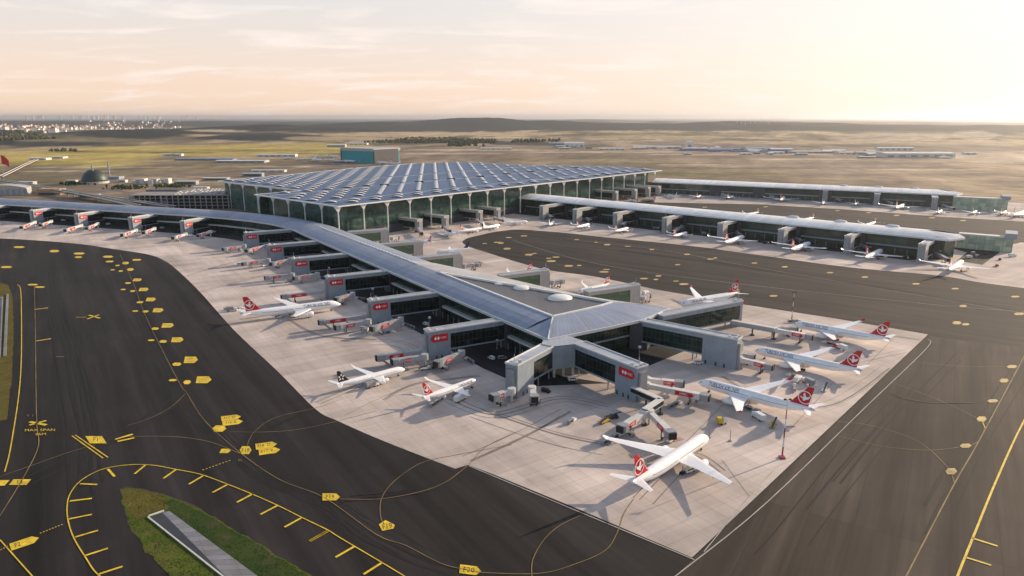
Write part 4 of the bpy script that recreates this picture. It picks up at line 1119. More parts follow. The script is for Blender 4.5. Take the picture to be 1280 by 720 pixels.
# skylight rows
rd = Vector((-0.111, 0.994)).normalized(); rp = Vector((rd.y, -rd.x))
def inside(p):
    c = False; n = len(outline)
    for i in range(n):
        a, b = outline[i], outline[(i + 1) % n]
        if (a.y > p.y) != (b.y > p.y) and p.x < (b.x - a.x) * (p.y - a.y) / (b.y - a.y) + a.x: c = not c
    return c
bay = TL / 21.5
for i in range(-12, 22):
    s0 = TA + te * (bay * (i + 0.45)) + tn * 0
    wm_ = MB(); n_b = 0
    tpar = 6.0
    while tpar < 760:
        p = s0 + rd * tpar
        dist = (p - TA).dot(tn)
        ok = inside(p) and inside(p + rd * 9) and inside(p - rd * 5) and inside(p + rp * 9) and inside(p - rp * 9)
        gap = (i > 6 and (dist + 19 * (i % 2)) % 57 < 17) or (44 < dist < 58) or (160 < dist < 172) or (272 < dist < 284)
        if ok and not gap:
            wide = dist < 45 or i < 1; hw, dp, hh, lo_ = (8.2, 9.0, 2.5, 0.5) if wide else (4.2, 9.0, 1.9, 0.35)
            xs = [-1, -0.6, -0.2, 0.2, 0.6, 1]
            ft = []; fb_ = []; bb = []; fm_ = []
            for x in xs:
                z = HT + 0.3 + hh * (1 - x * x)
                a = p + rp * (x * hw); b = p + rp * (x * hw * 0.9) + rd * dp
                q_ = a + rd * 3.2; fb_.append((a.x, a.y, HT)); fm_.append((a.x, a.y, HT + 0.15 + (z - HT) * lo_)); a = q_; ft.append((a.x, a.y, z)); bb.append((b.x, b.y, HT + 0.15))
            for k in range(5):
                wm_.face([fb_[k], fb_[k + 1], fm_[k + 1], fm_[k]], 1); wm_.face([fm_[k], fm_[k + 1], ft[k + 1], ft[k]], 0)
                wm_.face([ft[k], ft[k + 1], bb[k + 1], bb[k]], 0)
            n_b += 1
        elif ok and i % 2 and (50 < dist < 56 or 164 < dist < 170):
            bx = MB(); bx.bar(p - rp * 7, p + rp * 7, 5.0, HT, HT + 2.2, 1, 2); bx.build('roof_plant_box', [M['sky_white'], M['glass_dark_plain'], M['mid_metal']], term)
        if gap and n_b:
            wm_.build('skylight_row', [M['sky_white'], M['glass_dark_plain'], M['mid_metal']], term); wm_ = MB(); n_b = 0
        tpar += 24.0 if (dist < 45 or i < 1) else 15.0
    if n_b: wm_.build('skylight_row', [M['sky_white'] if 'sky_white' in M else M['white_steel'], M['glass_dark_plain'] if 'glass_dark_plain' in M else M['dark_metal'], M['mid_metal']], term)
# shallow valleys along the building grid
m = MB()
for off in (51, 166, 278):
    a = TA + te * 10 + tn * off; b = TB - te * 40 + tn * off
    pa = [a.lerp(b, k / 60) for k in range(61)]
    for q0, q1 in zip(pa[:-1], pa[1:]):
        if inside(q0) and inside(q1): m.bar(q0, q1, 2.0, HT, HT + 0.5)
m.build('roof_gutter', M['mid_metal'], term)
# gate blocks of the hall front
for i, p in enumerate(((517, 273.8), (550.4, 269.4), (593.5, 263), (616, 259.8))):
    c = V2(at(p[0], p[1], 17)) - tn * 7; L = abs((c - wa).dot(tn)) + 1
    gate_block(c, tn, L, -1, 17, 5, 'glazed gate block on the terminal front left of the middle pier, %s from the left' % ORD[i], False, W=9, clad='clad_pale', glass='glass', group='gate blocks on the terminal front')
for i, p in enumerate(((765, 238.8), (789, 236.2), (806, 233.6), (819, 232.6))):
    c = V2(at(p[0], p[1], 18)) - tn * 7; L = abs((c - wa).dot(tn)) + 1
    gate_block(c, tn, L, -1, 18, 6, 'glazed gate block between the middle and farthest piers, %s from the left' % ORD[i], False, W=10, clad='clad_pale', glass='glass', group='gate blocks on the terminal front')

# ================================================================== AIRCRAFT
KIND = {  # length, span, body radius, body centre height, fin top, engine radius, engine length, wing root x, root chord, tip chord, sweep
    'wide': dict(L=62.5, S=60.3, R=2.85, zc=4.75, fin=17.2, er=1.55, el=6.6, wx=0.29, rc=11.8, tc=2.4, sw=0.64),
    'long': dict(L=73.5, S=62.5, R=3.1, zc=5.2, fin=18.6, er=1.95, el=7.4, wx=0.30, rc=13.5, tc=2.2, sw=0.66),
    'narrow': dict(L=39.0, S=34.5, R=1.95, zc=3.6, fin=12.4, er=1.05, el=4.4, wx=0.31, rc=7.2, tc=1.6, sw=0.52),
    'stretched': dict(L=44.0, S=34.5, R=1.97, zc=3.7, fin=11.9, er=1.05, el=4.4, wx=0.33, rc=7.0, tc=1.6, sw=0.50)}
FUS = [(0, .03, -.34), (.008, .22, -.30), (.02, .40, -.26), (.04, .62, -.18), (.065, .81, -.09), (.095, .94, -.03), (.135, 1, 0), (.30, 1, 0), (.50, 1, 0), (.66, 1, .0), (.75, .92, .07), (.83, .74, .22), (.90, .52, .38), (.95, .35, .48), (.985, .2, .54), (1, .08, .56)]
def airfoil(le, chord, axis, thick, up):
    """closed section: points from the leading edge aft; axis unused direction is span"""
    pr = [(0, 0), (.06, .42), (.22, .5), (.5, .36), (1, .03), (1, -.03), (.5, -.28), (.22, -.4), (.06, -.34)]
    return [(le[0] - x * chord, le[1] + (up[1] * t_ * thick), le[2] + (up[2] * t_ * thick)) for x, t_ in pr]
def fus_at(K, f):
    for (a, r0, z0), (b, r1, z1) in zip(FUS[:-1], FUS[1:]):
        if a <= f <= b:
            q = (f - a) / (b - a); return K['R'] * (r0 + (r1 - r0) * q), K['zc'] + K['R'] * (z0 + (z1 - z0) * q)
def make_plane(kind, tail, label, titles=None, logo='bird', belly=True, group=None, tipred=False, detail=True):
    K = KIND[kind]; L, R, zc = K['L'], K['R'], K['zc']; X0 = L / 2
    root = thing('airliner', (0, 0, 0), label, 'airliner', group)
    m = MB(); n = 20 if detail else 12; rings = []
    for f, r, z in FUS:
        rings.append([(X0 - f * L, R * r * math.cos(2 * math.pi * k / n), zc + R * z + R * r * math.sin(2 * math.pi * k / n)) for k in range(n)])
    m.loft(rings); m.build('fuselage', M['plane_white'], root, True, smooth=True)
    if detail:
        m = MB()
        for sg in (1, -1):
            q = []
            for f, an in ((.026, .95), (.040, 1.05), (.046, .62), (.030, .48)):
                r, z = fus_at(K, f); q.append((X0 - f * L, sg * (r + .04) * math.cos(an), z + (r + .04) * math.sin(an)))
            m.face(q if sg > 0 else q[::-1])
            for (f0, f1) in ((0.15, 0.47), (0.50, 0.80)):
                q = []
                steps = 8
                for k in range(steps):
                    fa, fb = f0 + (f1 - f0) * k / steps, f0 + (f1 - f0) * (k + 1) / steps
                    ra, za = fus_at(K, fa); rb, zb = fus_at(K, fb)
                    w = [(X0 - fa * L, sg * (ra + .015) * math.cos(.16), za + ra * math.sin(.16)), (X0 - fb * L, sg * (rb + .015) * math.cos(.16), zb + rb * math.sin(.16)), (X0 - fb * L, sg * (rb + .015) * math.cos(.24), zb + rb * math.sin(.24)), (X0 - fa * L, sg * (ra + .015) * math.cos(.24), za + ra * math.sin(.24))]
                    m.face(w, 1)
        m.build('window', [M['plane_black'], M['cabin_glass']], root, True)
        m = MB()
        x0 = X0 - (K['wx'] - .02) * L
        m.loft([[(x0 - a * (K['rc'] * 1.45), R * .62 * w_ * math.cos(t_), zc - R * .62 + R * .48 * w_ * math.sin(t_)) for t_ in [2 * math.pi * k / 10 for k in range(10)]] for a, w_ in ((0, .2), (.15, .85), (.4, 1.1), (.75, 1.0), (1, .25))])
        m.build('belly_fairing', M['plane_grey'], root, True, smooth=True)
    hs = K['S'] / 2; zr = zc - R * .45
    def wing_le(y): return X0 - K['wx'] * L - (y - R * .5) * K['sw']
    def chord(y):
        k = .36 * hs
        ck = K['rc'] * .62
        return K['rc'] + (ck - K['rc']) * y / k if y < k else ck + (K['tc'] - ck) * (y - k) / (hs - k)
    wz = lambda y: zr + y * .095 + (y / hs) ** 2 * 0.9
    for sg in (1, -1):
        m = MB(); rings = []
        for y in (0, R, .2 * hs, .36 * hs, .6 * hs, .8 * hs, .96 * hs):
            c = chord(y); rings.append([(x, sg * y, z) for x, _, z in airfoil((wing_le(y), 0, wz(y)), c, 0, c * .11, (0, 0, 1))])
        m.loft(rings if sg > 0 else [r[::-1] for r in rings], 0)
        w = m.build('wing', M['plane_white'], root, True)
        m = MB(); y = .96 * hs; c = chord(y); dz = 1.5 if hs > 20 else 2.0
        a = [(x, sg * y, z) for x, _, z in airfoil((wing_le(y), 0, wz(y)), c, 0, c * .11, (0, 0, 1))]
        b = [(x - 1.6, sg * (hs), z + dz) for x, _, z in airfoil((wing_le(y) - .8, 0, wz(y)), c * .42, 0, c * .05, (0, 0, 1))]
        m.loft([a, b] if sg > 0 else [a[::-1], b[::-1]])
        m.build('winglet', M['plane_red'] if tipred else M['plane_white'], w, True)
        if detail:
            m = MB()
            for yy in (.28, .48, .68):
                y = yy * hs; c = chord(y); m.tube((wing_le(y) - c * .45, sg * y, wz(y) - .35), (wing_le(y) - c * 1.12, sg * y, wz(y) - .55), .35, .12, 6)
            m.build('flap_fairing', M['plane_grey'], w, True)
        # engine and pylon
        y = .315 * hs; le = wing_le(y); ez = wz(y) - K['er'] * 1.32; er, el = K['er'], K['el']; nn = 16
        ex = le + el * .52
        m = MB()
        m.loft([[(ex - a * el, sg * y + er * r_ * math.cos(t_), ez + er * r_ * math.sin(t_)) for t_ in [2 * math.pi * k / nn for k in range(nn)]] for a, r_ in ((0.0, .80), (.0, .90), (.05, 1), (.35, 1.04), (.7, .9), (.8, .76), (.8, .5), (1.0, .3))], 0, cap=False)
        e = m.build('engine', M['plane_white'] if logo != 'grey' else M['plane_grey'], root, True, smooth=True)
        m = MB(); m.loft([[(ex - .08 * el, sg * y + er * .84 * math.cos(t_), ez + er * .84 * math.sin(t_)) for t_ in [2 * math.pi * k / nn for k in range(nn)]], [(ex - .10 * el, sg * y + er * .2 * math.cos(t_), ez + er * .2 * math.sin(t_)) for t_ in [2 * math.pi * k / nn for k in range(nn)]]])
        m.build('fan', M['dark_metal'], e, True)
        m = MB(); m.loft([[(ex - .15 * el, sg * y - .2, ez + er * .9), (ex - .15 * el, sg * y + .2, ez + er * .9), (ex - .9 * el, sg * y + .2, ez + er * .5), (ex - .9 * el, sg * y - .2, ez + er * .5)], [(le - .5, sg * y - .2, wz(y) + .1), (le - .5, sg * y + .2, wz(y) + .1), (le - el * .75, sg * y + .2, wz(y)), (le - el * .75, sg * y - .2, wz(y))]])
        m.build('pylon', M['plane_grey'], e, True)
        # tailplane
        th = .158 * K['S'] if hs > 20 else .2 * K['S']; rc_, tc_ = L * .083, L * .032; xs = X0 - .885 * L; zs = zc + R * .42
        m = MB(); ra = [(x, sg * .3, z) for x, _, z in airfoil((xs, 0, zs), rc_, 0, rc_ * .09, (0, 0, 1))]; rb = [(x, sg * th, z) for x, _, z in airfoil((xs - th * .66, 0, zs + th * .10), tc_, 0, tc_ * .09, (0, 0, 1))]
        m.loft([ra, rb] if sg > 0 else [ra[::-1], rb[::-1]]); m.build('tailplane', M['plane_white'], root, True)
    # fin
    zf = zc + R * .80; fh = K['fin']; xs = X0 - .80 * L; rc_, tc_ = L * .145, L * .047; swp = (fh - zf) * .78
    m = MB()
    sec = lambda x, z, c: [(px_, yy, z) for px_, yy, _ in airfoil((x, 0, z), c, 0, c * .085, (0, 1, 0))]
    m.loft([sec(xs + L * .03, zf - .3, rc_ + L * .03), sec(xs - .6, zf + (fh - zf) * .10, rc_ * .93), sec(xs - swp, fh - .3, tc_), sec(xs - swp - .5, fh, tc_ * .8)])
    fin = m.build('tail_fin', M[tail], root, True)
    # emblem on both faces
    cz = zf + (fh - zf) * .43; cx = xs - swp * .43 - rc_ * .40; er_ = (fh - zf) * .30
    if logo in ('bird', 'star'):
        m = MB(); ln = 28
        for sg in (1, -1):
            yy = sg * (rc_ * .0425 * .80 + .02); o_ = lambda a, b, d=0.0: (cx + a * er_, yy + sg * d, cz + b * er_)
            if logo == 'bird':
                for k in range(ln):
                    t0, t1 = 2 * math.pi * k / ln, 2 * math.pi * (k + 1) / ln
                    m.face([o_(1.12 * math.cos(t0), 1.12 * math.sin(t0)), o_(1.12 * math.cos(t1), 1.12 * math.sin(t1)), o_(.98 * math.cos(t1), .98 * math.sin(t1)), o_(.98 * math.cos(t0), .98 * math.sin(t0))])
                m.face([o_(a, b, .01) for a, b in ((.92, .10), (.55, .10), (.25, -.05), (.30, .60), (.05, .85), (-.12, .20), (-.45, .15), (-.80, .42), (-.62, -.12), (-.15, -.38), (.25, -.62), (.30, -.32), (.60, -.10))])
            else:
                for k in range(5):
                    a0 = math.pi / 2 + 2 * math.pi * k / 5
                    m.face([o_(1.05 * math.cos(a0), 1.05 * math.sin(a0)), o_(.62 * math.cos(a0 + .42), .62 * math.sin(a0 + .42)), o_(.30 * math.cos(a0), .30 * math.sin(a0)), o_(.62 * math.cos(a0 - .42), .62 * math.sin(a0 - .42))])
        m.build('emblem', M['sign_white'], fin, True)
    if titles:
        V, Fc = text_mesh(titles); m = MB()
        w = max(v[0] for v in V) - min(v[0] for v in V)
        sc = (.27 * L) / w; fc = .255
        for sg in (1, -1):
            b = len(m.v)
            for x, y in V:
                xx = X0 - fc * L - sg * -1 * x * sc * -1 if False else X0 - fc * L + (-sg) * (-x) * sc * -1
                an = .52 + y * sc * 1.5 / R
                m.v.append((xx, sg * (R + .14) * math.cos(an), zc + (R + .14) * math.sin(an)))
            for f in Fc:
                m.f.append(tuple(b + i for i in (f if sg < 0 else f[::-1]))); m.m.append(0)
        m.build('titles', M['titles'], root, True)
    # undercarriage
    wb = .40 * L
    def gear(x, y, r_, pairs, zt):
        m = MB(); m.tube((x, y, zt), (x, y, r_), .18 * R / 2.5, n=6, mi=1)
        for dx in pairs:
            for dy in (-.5, .5):
                m.tube((x + dx, y + dy * R / 2.8 - .22, r_), (x + dx, y + dy * R / 2.8 + .22, r_), r_, n=12)
        m.build('landing_gear', [M['rubber'], M['mid_metal']], root, True)
    r_ = .68 if hs > 20 else .52
    gear(X0 - .105 * L, 0, r_ * .8, (0,), zc - R * .8)
    for sg in (1, -1): gear(X0 - .105 * L - wb, sg * (5.3 if hs > 20 else 2.9), r_, (-.75, .75) if hs > 20 else (0,), wz(5) + .2)
    m = MB(); f0 = .955
    rings = []
    for f in (f0, .985, 1.0):
        r, z = fus_at(K, f); rings.append([(X0 - f * L - .02, (r + .02) * math.cos(2 * math.pi * k / 12), z + (r + .02) * math.sin(2 * math.pi * k / 12)) for k in range(12)])
    m.loft(rings); m.build('tail_cone', M['plane_grey'], root, True, smooth=True)
    return root
def put_plane(o, nose, tail_pt):
    a, b = V2(nose), V2(tail_pt); d = (a - b).normalized(); c = (a + b) / 2
    o.location = (c.x, c.y, 0.03); o.rotation_euler = (0, 0, math.atan2(d.y, d.x))
def put_plane_c(o, c, d):
    o.location = (c[0], c[1], 0.03); o.rotation_euler = (0, 0, math.atan2(d[1], d[0]))
TT = 'TURKISH AIRLINES'
pf0 = make_plane('wide', 'plane_red', 'big white jet with red tail parked alone at the tip of the apron', None)
put_plane(pf0, at(882, 548, 4), at(792, 601.5, 6.5))
pw = make_plane('wide', 'plane_red', 'white jet', TT, tipred=True)
for i, (a, b, lab) in enumerate((((874, 478.5), (1018, 512), 'white jet with red tail, nearest of three parked side by side'), ((944, 438.5), (1078, 462.5), 'white jet with red tail, middle of three parked side by side'), ((996, 406.5), (1107, 422), 'white jet with red tail, farthest of three parked side by side'))):
    o = copy_tree(pw) if i else pw
    put_plane(o, at(*a, 4), at(*b, 6.5)); o['label'] = lab; o['group'] = 'three jets parked side by side'
pl = make_plane('long', 'plane_red', 'long white jet with red tail parked beside the near pier, tail over the taxiway edge', TT)
put_plane(pl, at(425, 380, 4.5), at(301, 391.5, 7))
ps = make_plane('stretched', 'plane_black', 'white jet with black tail and star emblem on the near apron', None, 'star')
put_plane(ps, at(499.5, 463.5, 3), at(426, 478.5, 5))
pn = make_plane('narrow', 'plane_red', 'small white jet with red tail in front of the V-shaped gate blocks', TT)
put_plane(pn, at(594, 477, 3), at(530.5, 495.5, 5))
G2 = 'jets parked on the far side of the near pier'
def plane_copy(src, lab, group, c=None, d=None, a=None, b=None):
    o = copy_tree(src); o['label'] = lab
    if group: o['group'] = group
    if a: put_plane(o, at(*a, 3), at(*b, 5))
    else: put_plane_c(o, c, d)
    return o
plane_copy(pw, 'red-tailed jet seen over the glazed gate block at the far corner of the tip', G2, c=at(896, 373, 4) + Vector((-6, -4, 0)), d=(-AXN.x, -AXN.y))
plane_copy(pn, 'jet half hidden behind the roof, by the second far-side gate block', G2, a=(728, 364), b=(757, 355))
plane_copy(pn, 'jet half hidden behind the roof, by the third far-side gate block', G2, a=(630, 346), b=(660, 338.5))
M['plane_navy'] = M['plane_navy']
pnv = make_plane('narrow', 'plane_navy', 'white jet with dark blue tail behind the near pier', None, None, group=G2, detail=False)
put_plane(pnv, at(541, 316, 3), at(592, 309.5, 5))
pf = make_plane('narrow', 'plane_red', 'white jet with red tail just behind the near pier, in front of the terminal glass', None, 'bird', group=G2, detail=False)
put_plane(pf, at(508, 299, 3), at(545, 303.5, 5))
G3 = 'jets nosed in to the terminal front'
plain = make_plane('narrow', 'plane_white', 'all-white jet nosed in to the terminal front, leftmost', None, None, group=G3, detail=False)
put_plane(plain, at(546, 289.5, 3), at(578, 294, 5))
plane_copy(pf, 'red-tailed jet nosed in to the terminal front, between two white ones', G3, a=(605, 285.5), b=(572, 288.5))
plane_copy(plain, 'all-white jet on the terminal front, second from the middle pier', G3, a=(626, 281.3), b=(602, 284.5))
plane_copy(plain, 'all-white jet in the corner between terminal front and middle pier', G3, a=(658, 277.3), b=(630, 277.6))
G4 = 'jets parked in a row along the middle pier'
fw = make_plane('wide', 'plane_red', 'jet with red tail nosed out by the outermost gate of the middle pier', None, 'bird', group=G4, detail=False)
put_plane(fw, at(1204, 326.5, 4), at(1184, 337.5, 6.5))
plane_copy(fw, 'jet with red tail by the second outermost gate of the middle pier', G4, a=(1102.5, 314.5), b=(1080, 323.5))
plane_copy(fw, 'jet with red tail by the third outermost gate of the middle pier', G4, a=(1012.5, 305.5), b=(988, 313))
plane_copy(fw, 'jet with red tail by the fourth outermost gate of the middle pier', G4, a=(931, 296.8), b=(904, 304.5))
plane_copy(pf, 'small jet with red tail by the fourth gate of the middle pier from the terminal', G4, a=(862, 290.5), b=(838, 295.2))
plane_copy(pf, 'small jet with red tail by the third gate of the middle pier from the terminal', G4, a=(789.5, 284.5), b=(764, 289.5))
plane_copy(pf, 'small jet with red tail by the second gate of the middle pier from the terminal', G4, a=(741, 279.5), b=(716, 284.5))
plane_copy(plain, 'small all-white jet by the first gate of the middle pier from the terminal', G4, a=(693.5, 276.5), b=(685, 281.5))
G5 = 'jets parked in a row along the farthest pier'
for i, (a, b, src, lab) in enumerate((((879, 243.5), (868, 247.2), pf, 'first red-tailed jet along the farthest pier from the terminal'), ((921, 244.3), (905, 248), pf, 'second red-tailed jet along the farthest pier from the terminal'), ((982, 246), (973, 252.5), fw, 'broad-winged jet along the farthest pier, third from the terminal'), ((1032, 250.5), (1026, 256), plain, 'small white jet along the farthest pier, fourth from the terminal'),
                                     ((1075, 252), (1066, 256.5), plain, 'small white jet along the farthest pier, fifth from the terminal'), ((1134, 255.5), (1115, 262), fw, 'broad-winged jet along the farthest pier, sixth from the terminal'), ((1180, 261.5), (1169, 267), plain, 'small white jet along the farthest pier, seventh from the terminal'), ((1223, 262.5), (1213, 267.5), plain, 'small white jet by the pale walkway of the farthest pier'),
                                     ((1262, 262.5), (1246, 268.5), pf, 'red-tailed jet beyond the pale walkway of the farthest pier'), ((1284, 265), (1262, 271), fw, 'broad-winged jet at the right edge of the photo by the farthest pier'))):
    plane_copy(src, lab, G5, a=a, b=b)
G6 = 'jets parked on the far side of the middle pier'
for (a, b, lab) in (((934, 268.5), (944, 265.5), 'jet behind the middle pier roof, left of three showing only tail tops'), ((1003, 275.5), (1014, 272), 'jet behind the middle pier roof, middle of three showing only tail tops'), ((1082, 282), (1093, 277.5), 'jet behind the middle pier roof, right of three showing only tail tops')):
    plane_copy(pf, lab, G6, a=a, b=b)
G7 = 'jets parked by the terminal between the two far piers'
for (a, b, src, lab) in (((783, 249.5), (800, 252), pf, 'left of three jets on the terminal front between the far piers'), ((805, 247), (822, 249.5), pf, 'middle of three jets on the terminal front between the far piers'), ((833, 243.6), (848, 246), plain, 'right of three jets on the terminal front between the far piers')):
    plane_copy(src, lab, G7, a=a, b=b)
G8 = 'white jets on the remote apron by the turquoise hangar'
rem = [(362, 199), (376, 200), (388, 199.5), (398, 201.5), (412, 201), (424, 202.5), (438, 203), (452, 203.4), (466, 204), (480, 205), (494, 205.6), (404, 196.5), (418, 197), (392, 196)]
for i, (u, v) in enumerate(rem):
    c = at(u, v)
    plane_copy(fw if i % 3 == 0 else plain, 'white jet parked in the row on the remote apron behind the terminal roof', G8, c=c, d=(math.cos(2.6 + .2 * (i % 3)), math.sin(2.6 + .2 * (i % 3))))

# ================================================================== JET BRIDGES
def jet_bridge(rot, cab, label, group='red-panelled jet bridges', long_ad=True, pale=False, zr=4.4, zc_=3.6, side_dir=None, panel=True):
    a, b = V2(rot), V2(cab); d = b - a; L = d.length; ang = math.atan2(d.y, d.x)
    root = thing('jet_bridge', (a.x, a.y, 0), label, 'jet bridge', group, rz=ang)
    body = M['bridge_pale'] if pale else M['bridge_grey']
    m = MB(); n = 14
    ring = lambda r, z: [(r * math.cos(2 * math.pi * k / n), r * math.sin(2 * math.pi * k / n), z) for k in range(n)]
    m.loft([ring(2.2, zr - .4), ring(2.2, zr + 3.2)]); m.loft([ring(0.6, 0), ring(0.6, zr - .4)])
    m.build('rotunda', body, root, True)
    def tun(name, x0, x1, w, h, dz, mm):
        z0 = zr + (zc_ - zr) * x0 / L + dz; z1 = zr + (zc_ - zr) * x1 / L + dz
        m = MB(); m.loft([[(x, -w / 2, z), (x, w / 2, z), (x, w / 2, z + h), (x, -w / 2, z + h)] for x, z in ((x0, z0), (x1, z1))])
        return m.build(name, mm, root, True)
    tun('inner_tunnel', 1.5, L * .56, 2.6, 2.6, .15, body)
    outer = tun('outer_tunnel', L * .44, L - 3.0, 3.2, 3.1, -.1, body)
    if panel:
        for sg in (1, -1):
            m = MB(); x0, x1 = (L * .47, L - 6.5) if long_ad else (L * .50, L * .78)
            z = lambda x: zr + (zc_ - zr) * x / L - .1
            y = sg * 1.63
            m.face([(x0, y, z(x0) + .45), (x1, y, z(x1) + .45), (x1 + 0.9, y, z(x1) + 1.5), (x1, y, z(x1) + 2.7), (x0, y, z(x0) + 2.7)][::sg])
            pn_ = m.build('advert_panel', M['sign_red'], root, True)
            V, Fc = text_mesh('HSBC'); t_ = MB(); s = 1.7; xm = (x0 + x1) / 2
            flip = -sg
            for x, yy in V: t_.v.append((xm + flip * x * s, sg * 1.67, z(xm) + 1.6 + yy * s))
            for f in Fc: t_.f.append(f); t_.m.append(0)
            t_.build('lettering', M['sign_white'], pn_, True)
    m = MB(); m.loft([[(x, -w, zc_ - .3), (x, w, zc_ - .3), (x, w, zc_ + 3.3), (x, -w, zc_ + 3.3)] for x, w in ((L - 3.2, 1.7), (L - 2.2, 2.4), (L, 2.4), (L + 1.2, 2.0))])
    m.build('cab', M['mid_metal'], root, True)
    m = MB(); m.loft([[(L + 1.1, -1.6, zc_), (L + 1.1, 1.6, zc_), (L + 1.1, 1.6, zc_ + 2.8), (L + 1.1, -1.6, zc_ + 2.8)], [(L + 2.0, -1.8, zc_ - .1), (L + 2.0, 1.8, zc_ - .1), (L + 2.0, 1.8, zc_ + 3.0), (L + 2.0, -1.8, zc_ + 3.0)]])
    m.build('bellows', M['rubber'], root, True)
    m = MB(); xw = L * .74
    for sg in (1, -1):
        m.beam((xw, sg * 1.9, 0.9), (xw, sg * 1.9, zc_ + 1.6), .35, .35, 0)
        m.tube((xw - .3, sg * 1.4 - .3, .6), (xw - .3, sg * 1.4 + .3, .6), .6, n=10, mi=1)
    m.beam((xw, -2.0, .9), (xw, 2.0, .9), .5, .5, 0)
    m.build('drive_column', [M['dark_metal'], M['rubber']], root, True)
    m = MB(); xs = L - 2.2
    for k in range(8):
        m.box(xs - .35 - k * .5, xs + .35 - k * .5, 2.5, 3.6, zc_ - .2 - k * .45, zc_ - .1 - k * .45)
    m.beam((xs, 3.6, zc_ + .8), (xs - 4.0, 3.6, .5), .06, .9)
    m.build('service_stair', M['mid_metal'], root, True)
    return root
JB = [  # rotunda px, cab px, label
    ((529.5, 439.5), (473.5, 447.5), 'red-panelled jet bridge at the closest gate block to the tip, upper of its three'),
    ((531, 446.5), (493, 452.5), 'red-panelled jet bridge at the closest gate block to the tip, lower of the outer pair'),
    ((577, 442), (546.5, 455), 'red-panelled jet bridge at the closest gate block to the tip, on its sign side'),
    ((459, 396), (401, 403), 'red-panelled jet bridge at the second gate block from the tip, upper of its three'),
    ((460.5, 402.5), (421.5, 409.5), 'red-panelled jet bridge at the second gate block from the tip, lower of the outer pair'),
    ((501, 400), (466, 411), 'red-panelled jet bridge at the second gate block from the tip, on its sign side'),
    ((407.5, 365), (354, 371), 'red-panelled jet bridge at the third gate block from the tip, pointing at the taxiway'),
    ((441, 368.5), (421, 374.5), 'short red-panelled jet bridge at the third gate block from the tip, on its sign side'),
    ((365.5, 344), (333, 347.5), 'red-panelled jet bridge at the fourth gate block from the tip, pointing at the taxiway'),
    ((397, 343.5), (369, 348), 'red-panelled jet bridge at the fourth gate block from the tip, on its sign side'),
    ((335.5, 325.5), (305, 330), 'red-panelled jet bridge at the fifth gate block from the tip, pointing at the taxiway'),
    ((362, 325), (340, 330), 'red-panelled jet bridge at the fifth gate block from the tip, on its sign side'),
    ((305.5, 307.5), (280, 311.5), 'red-panelled jet bridge at the sixth gate block from the tip, pointing at the taxiway'),
    ((332, 307.5), (309, 313.5), 'red-panelled jet bridge at the sixth gate block from the tip, on its sign side'),
    ((232, 293), (217, 297.5), 'red-panelled jet bridge left of the gate block before the pier bend'), ((263, 290), (248, 294.5), 'red-panelled jet bridge right of the gate block before the pier bend'),
    ((170, 288), (153, 294), 'red-panelled jet bridge left of the gate block second left of the bend'), ((193, 286), (180, 291), 'red-panelled jet bridge right of the gate block second left of the bend'),
    ((101.5, 282), (82, 288), 'red-panelled jet bridge left of the gate block third left of the bend'), ((122, 280), (109, 285.5), 'red-panelled jet bridge right of the gate block third left of the bend'),
    ((43.5, 278), (27, 284.5), 'red-panelled jet bridge left of the gate block fourth left of the bend'), ((64, 277), (51, 281.5), 'red-panelled jet bridge right of the gate block fourth left of the bend')]
for i, (r, c, lab) in enumerate(JB):
    jet_bridge(at(*r, 5.5), at(*c, 5.0), lab, pale=(i >= 14))
jet_bridge(at(639.5, 489.5, 5.5), at(617, 497, 5), 'short pale jet bridge with red panel at the outer end of the left V arm', pale=True, long_ad=False)
jet_bridge(at(665, 484, 7), at(668, 500, 4.5), 'plain white jet bridge seen end-on beside the left V arm', pale=True, panel=False)
jet_bridge(at(808, 475.5, 5.5), at(851, 480, 5), 'upper pale jet bridge with red panel leaving the right V arm sideways', pale=True, long_ad=False)
jet_bridge(at(808, 482.5, 5.5), at(883, 497, 5), 'lower pale jet bridge with red panel leaving the right V arm sideways', pale=True, long_ad=False)
jet_bridge(at(805, 518, 5.5), at(777, 537, 4.5), 'left leg of the splayed jet bridge pair above the lone jet', pale=True, long_ad=False)
jet_bridge(at(812, 517, 5.5), at(839, 545, 4.5), 'right leg of the splayed jet bridge pair above the lone jet', pale=True, long_ad=False)
jet_bridge(at(923, 443, 5.5), at(940, 446.5, 5), 'short jet bridge without panel under the blank end wall right of the pier tip', pale=False, panel=False)
jet_bridge(at(924, 449.5, 5.5), at(963, 459, 5), 'jet bridge with red panel nosing at the middle of three jets', pale=True, long_ad=False)
jet_bridge(at(968, 413, 5.5), at(1013, 421.5, 5), 'jet bridge with red panel at the end of the long grey walkway', pale=True, long_ad=False)
jet_bridge(at(966, 411, 5.5), at(993, 411.5, 5), 'jet bridge without panel nosing at the farthest of three jets', pale=False, panel=False)
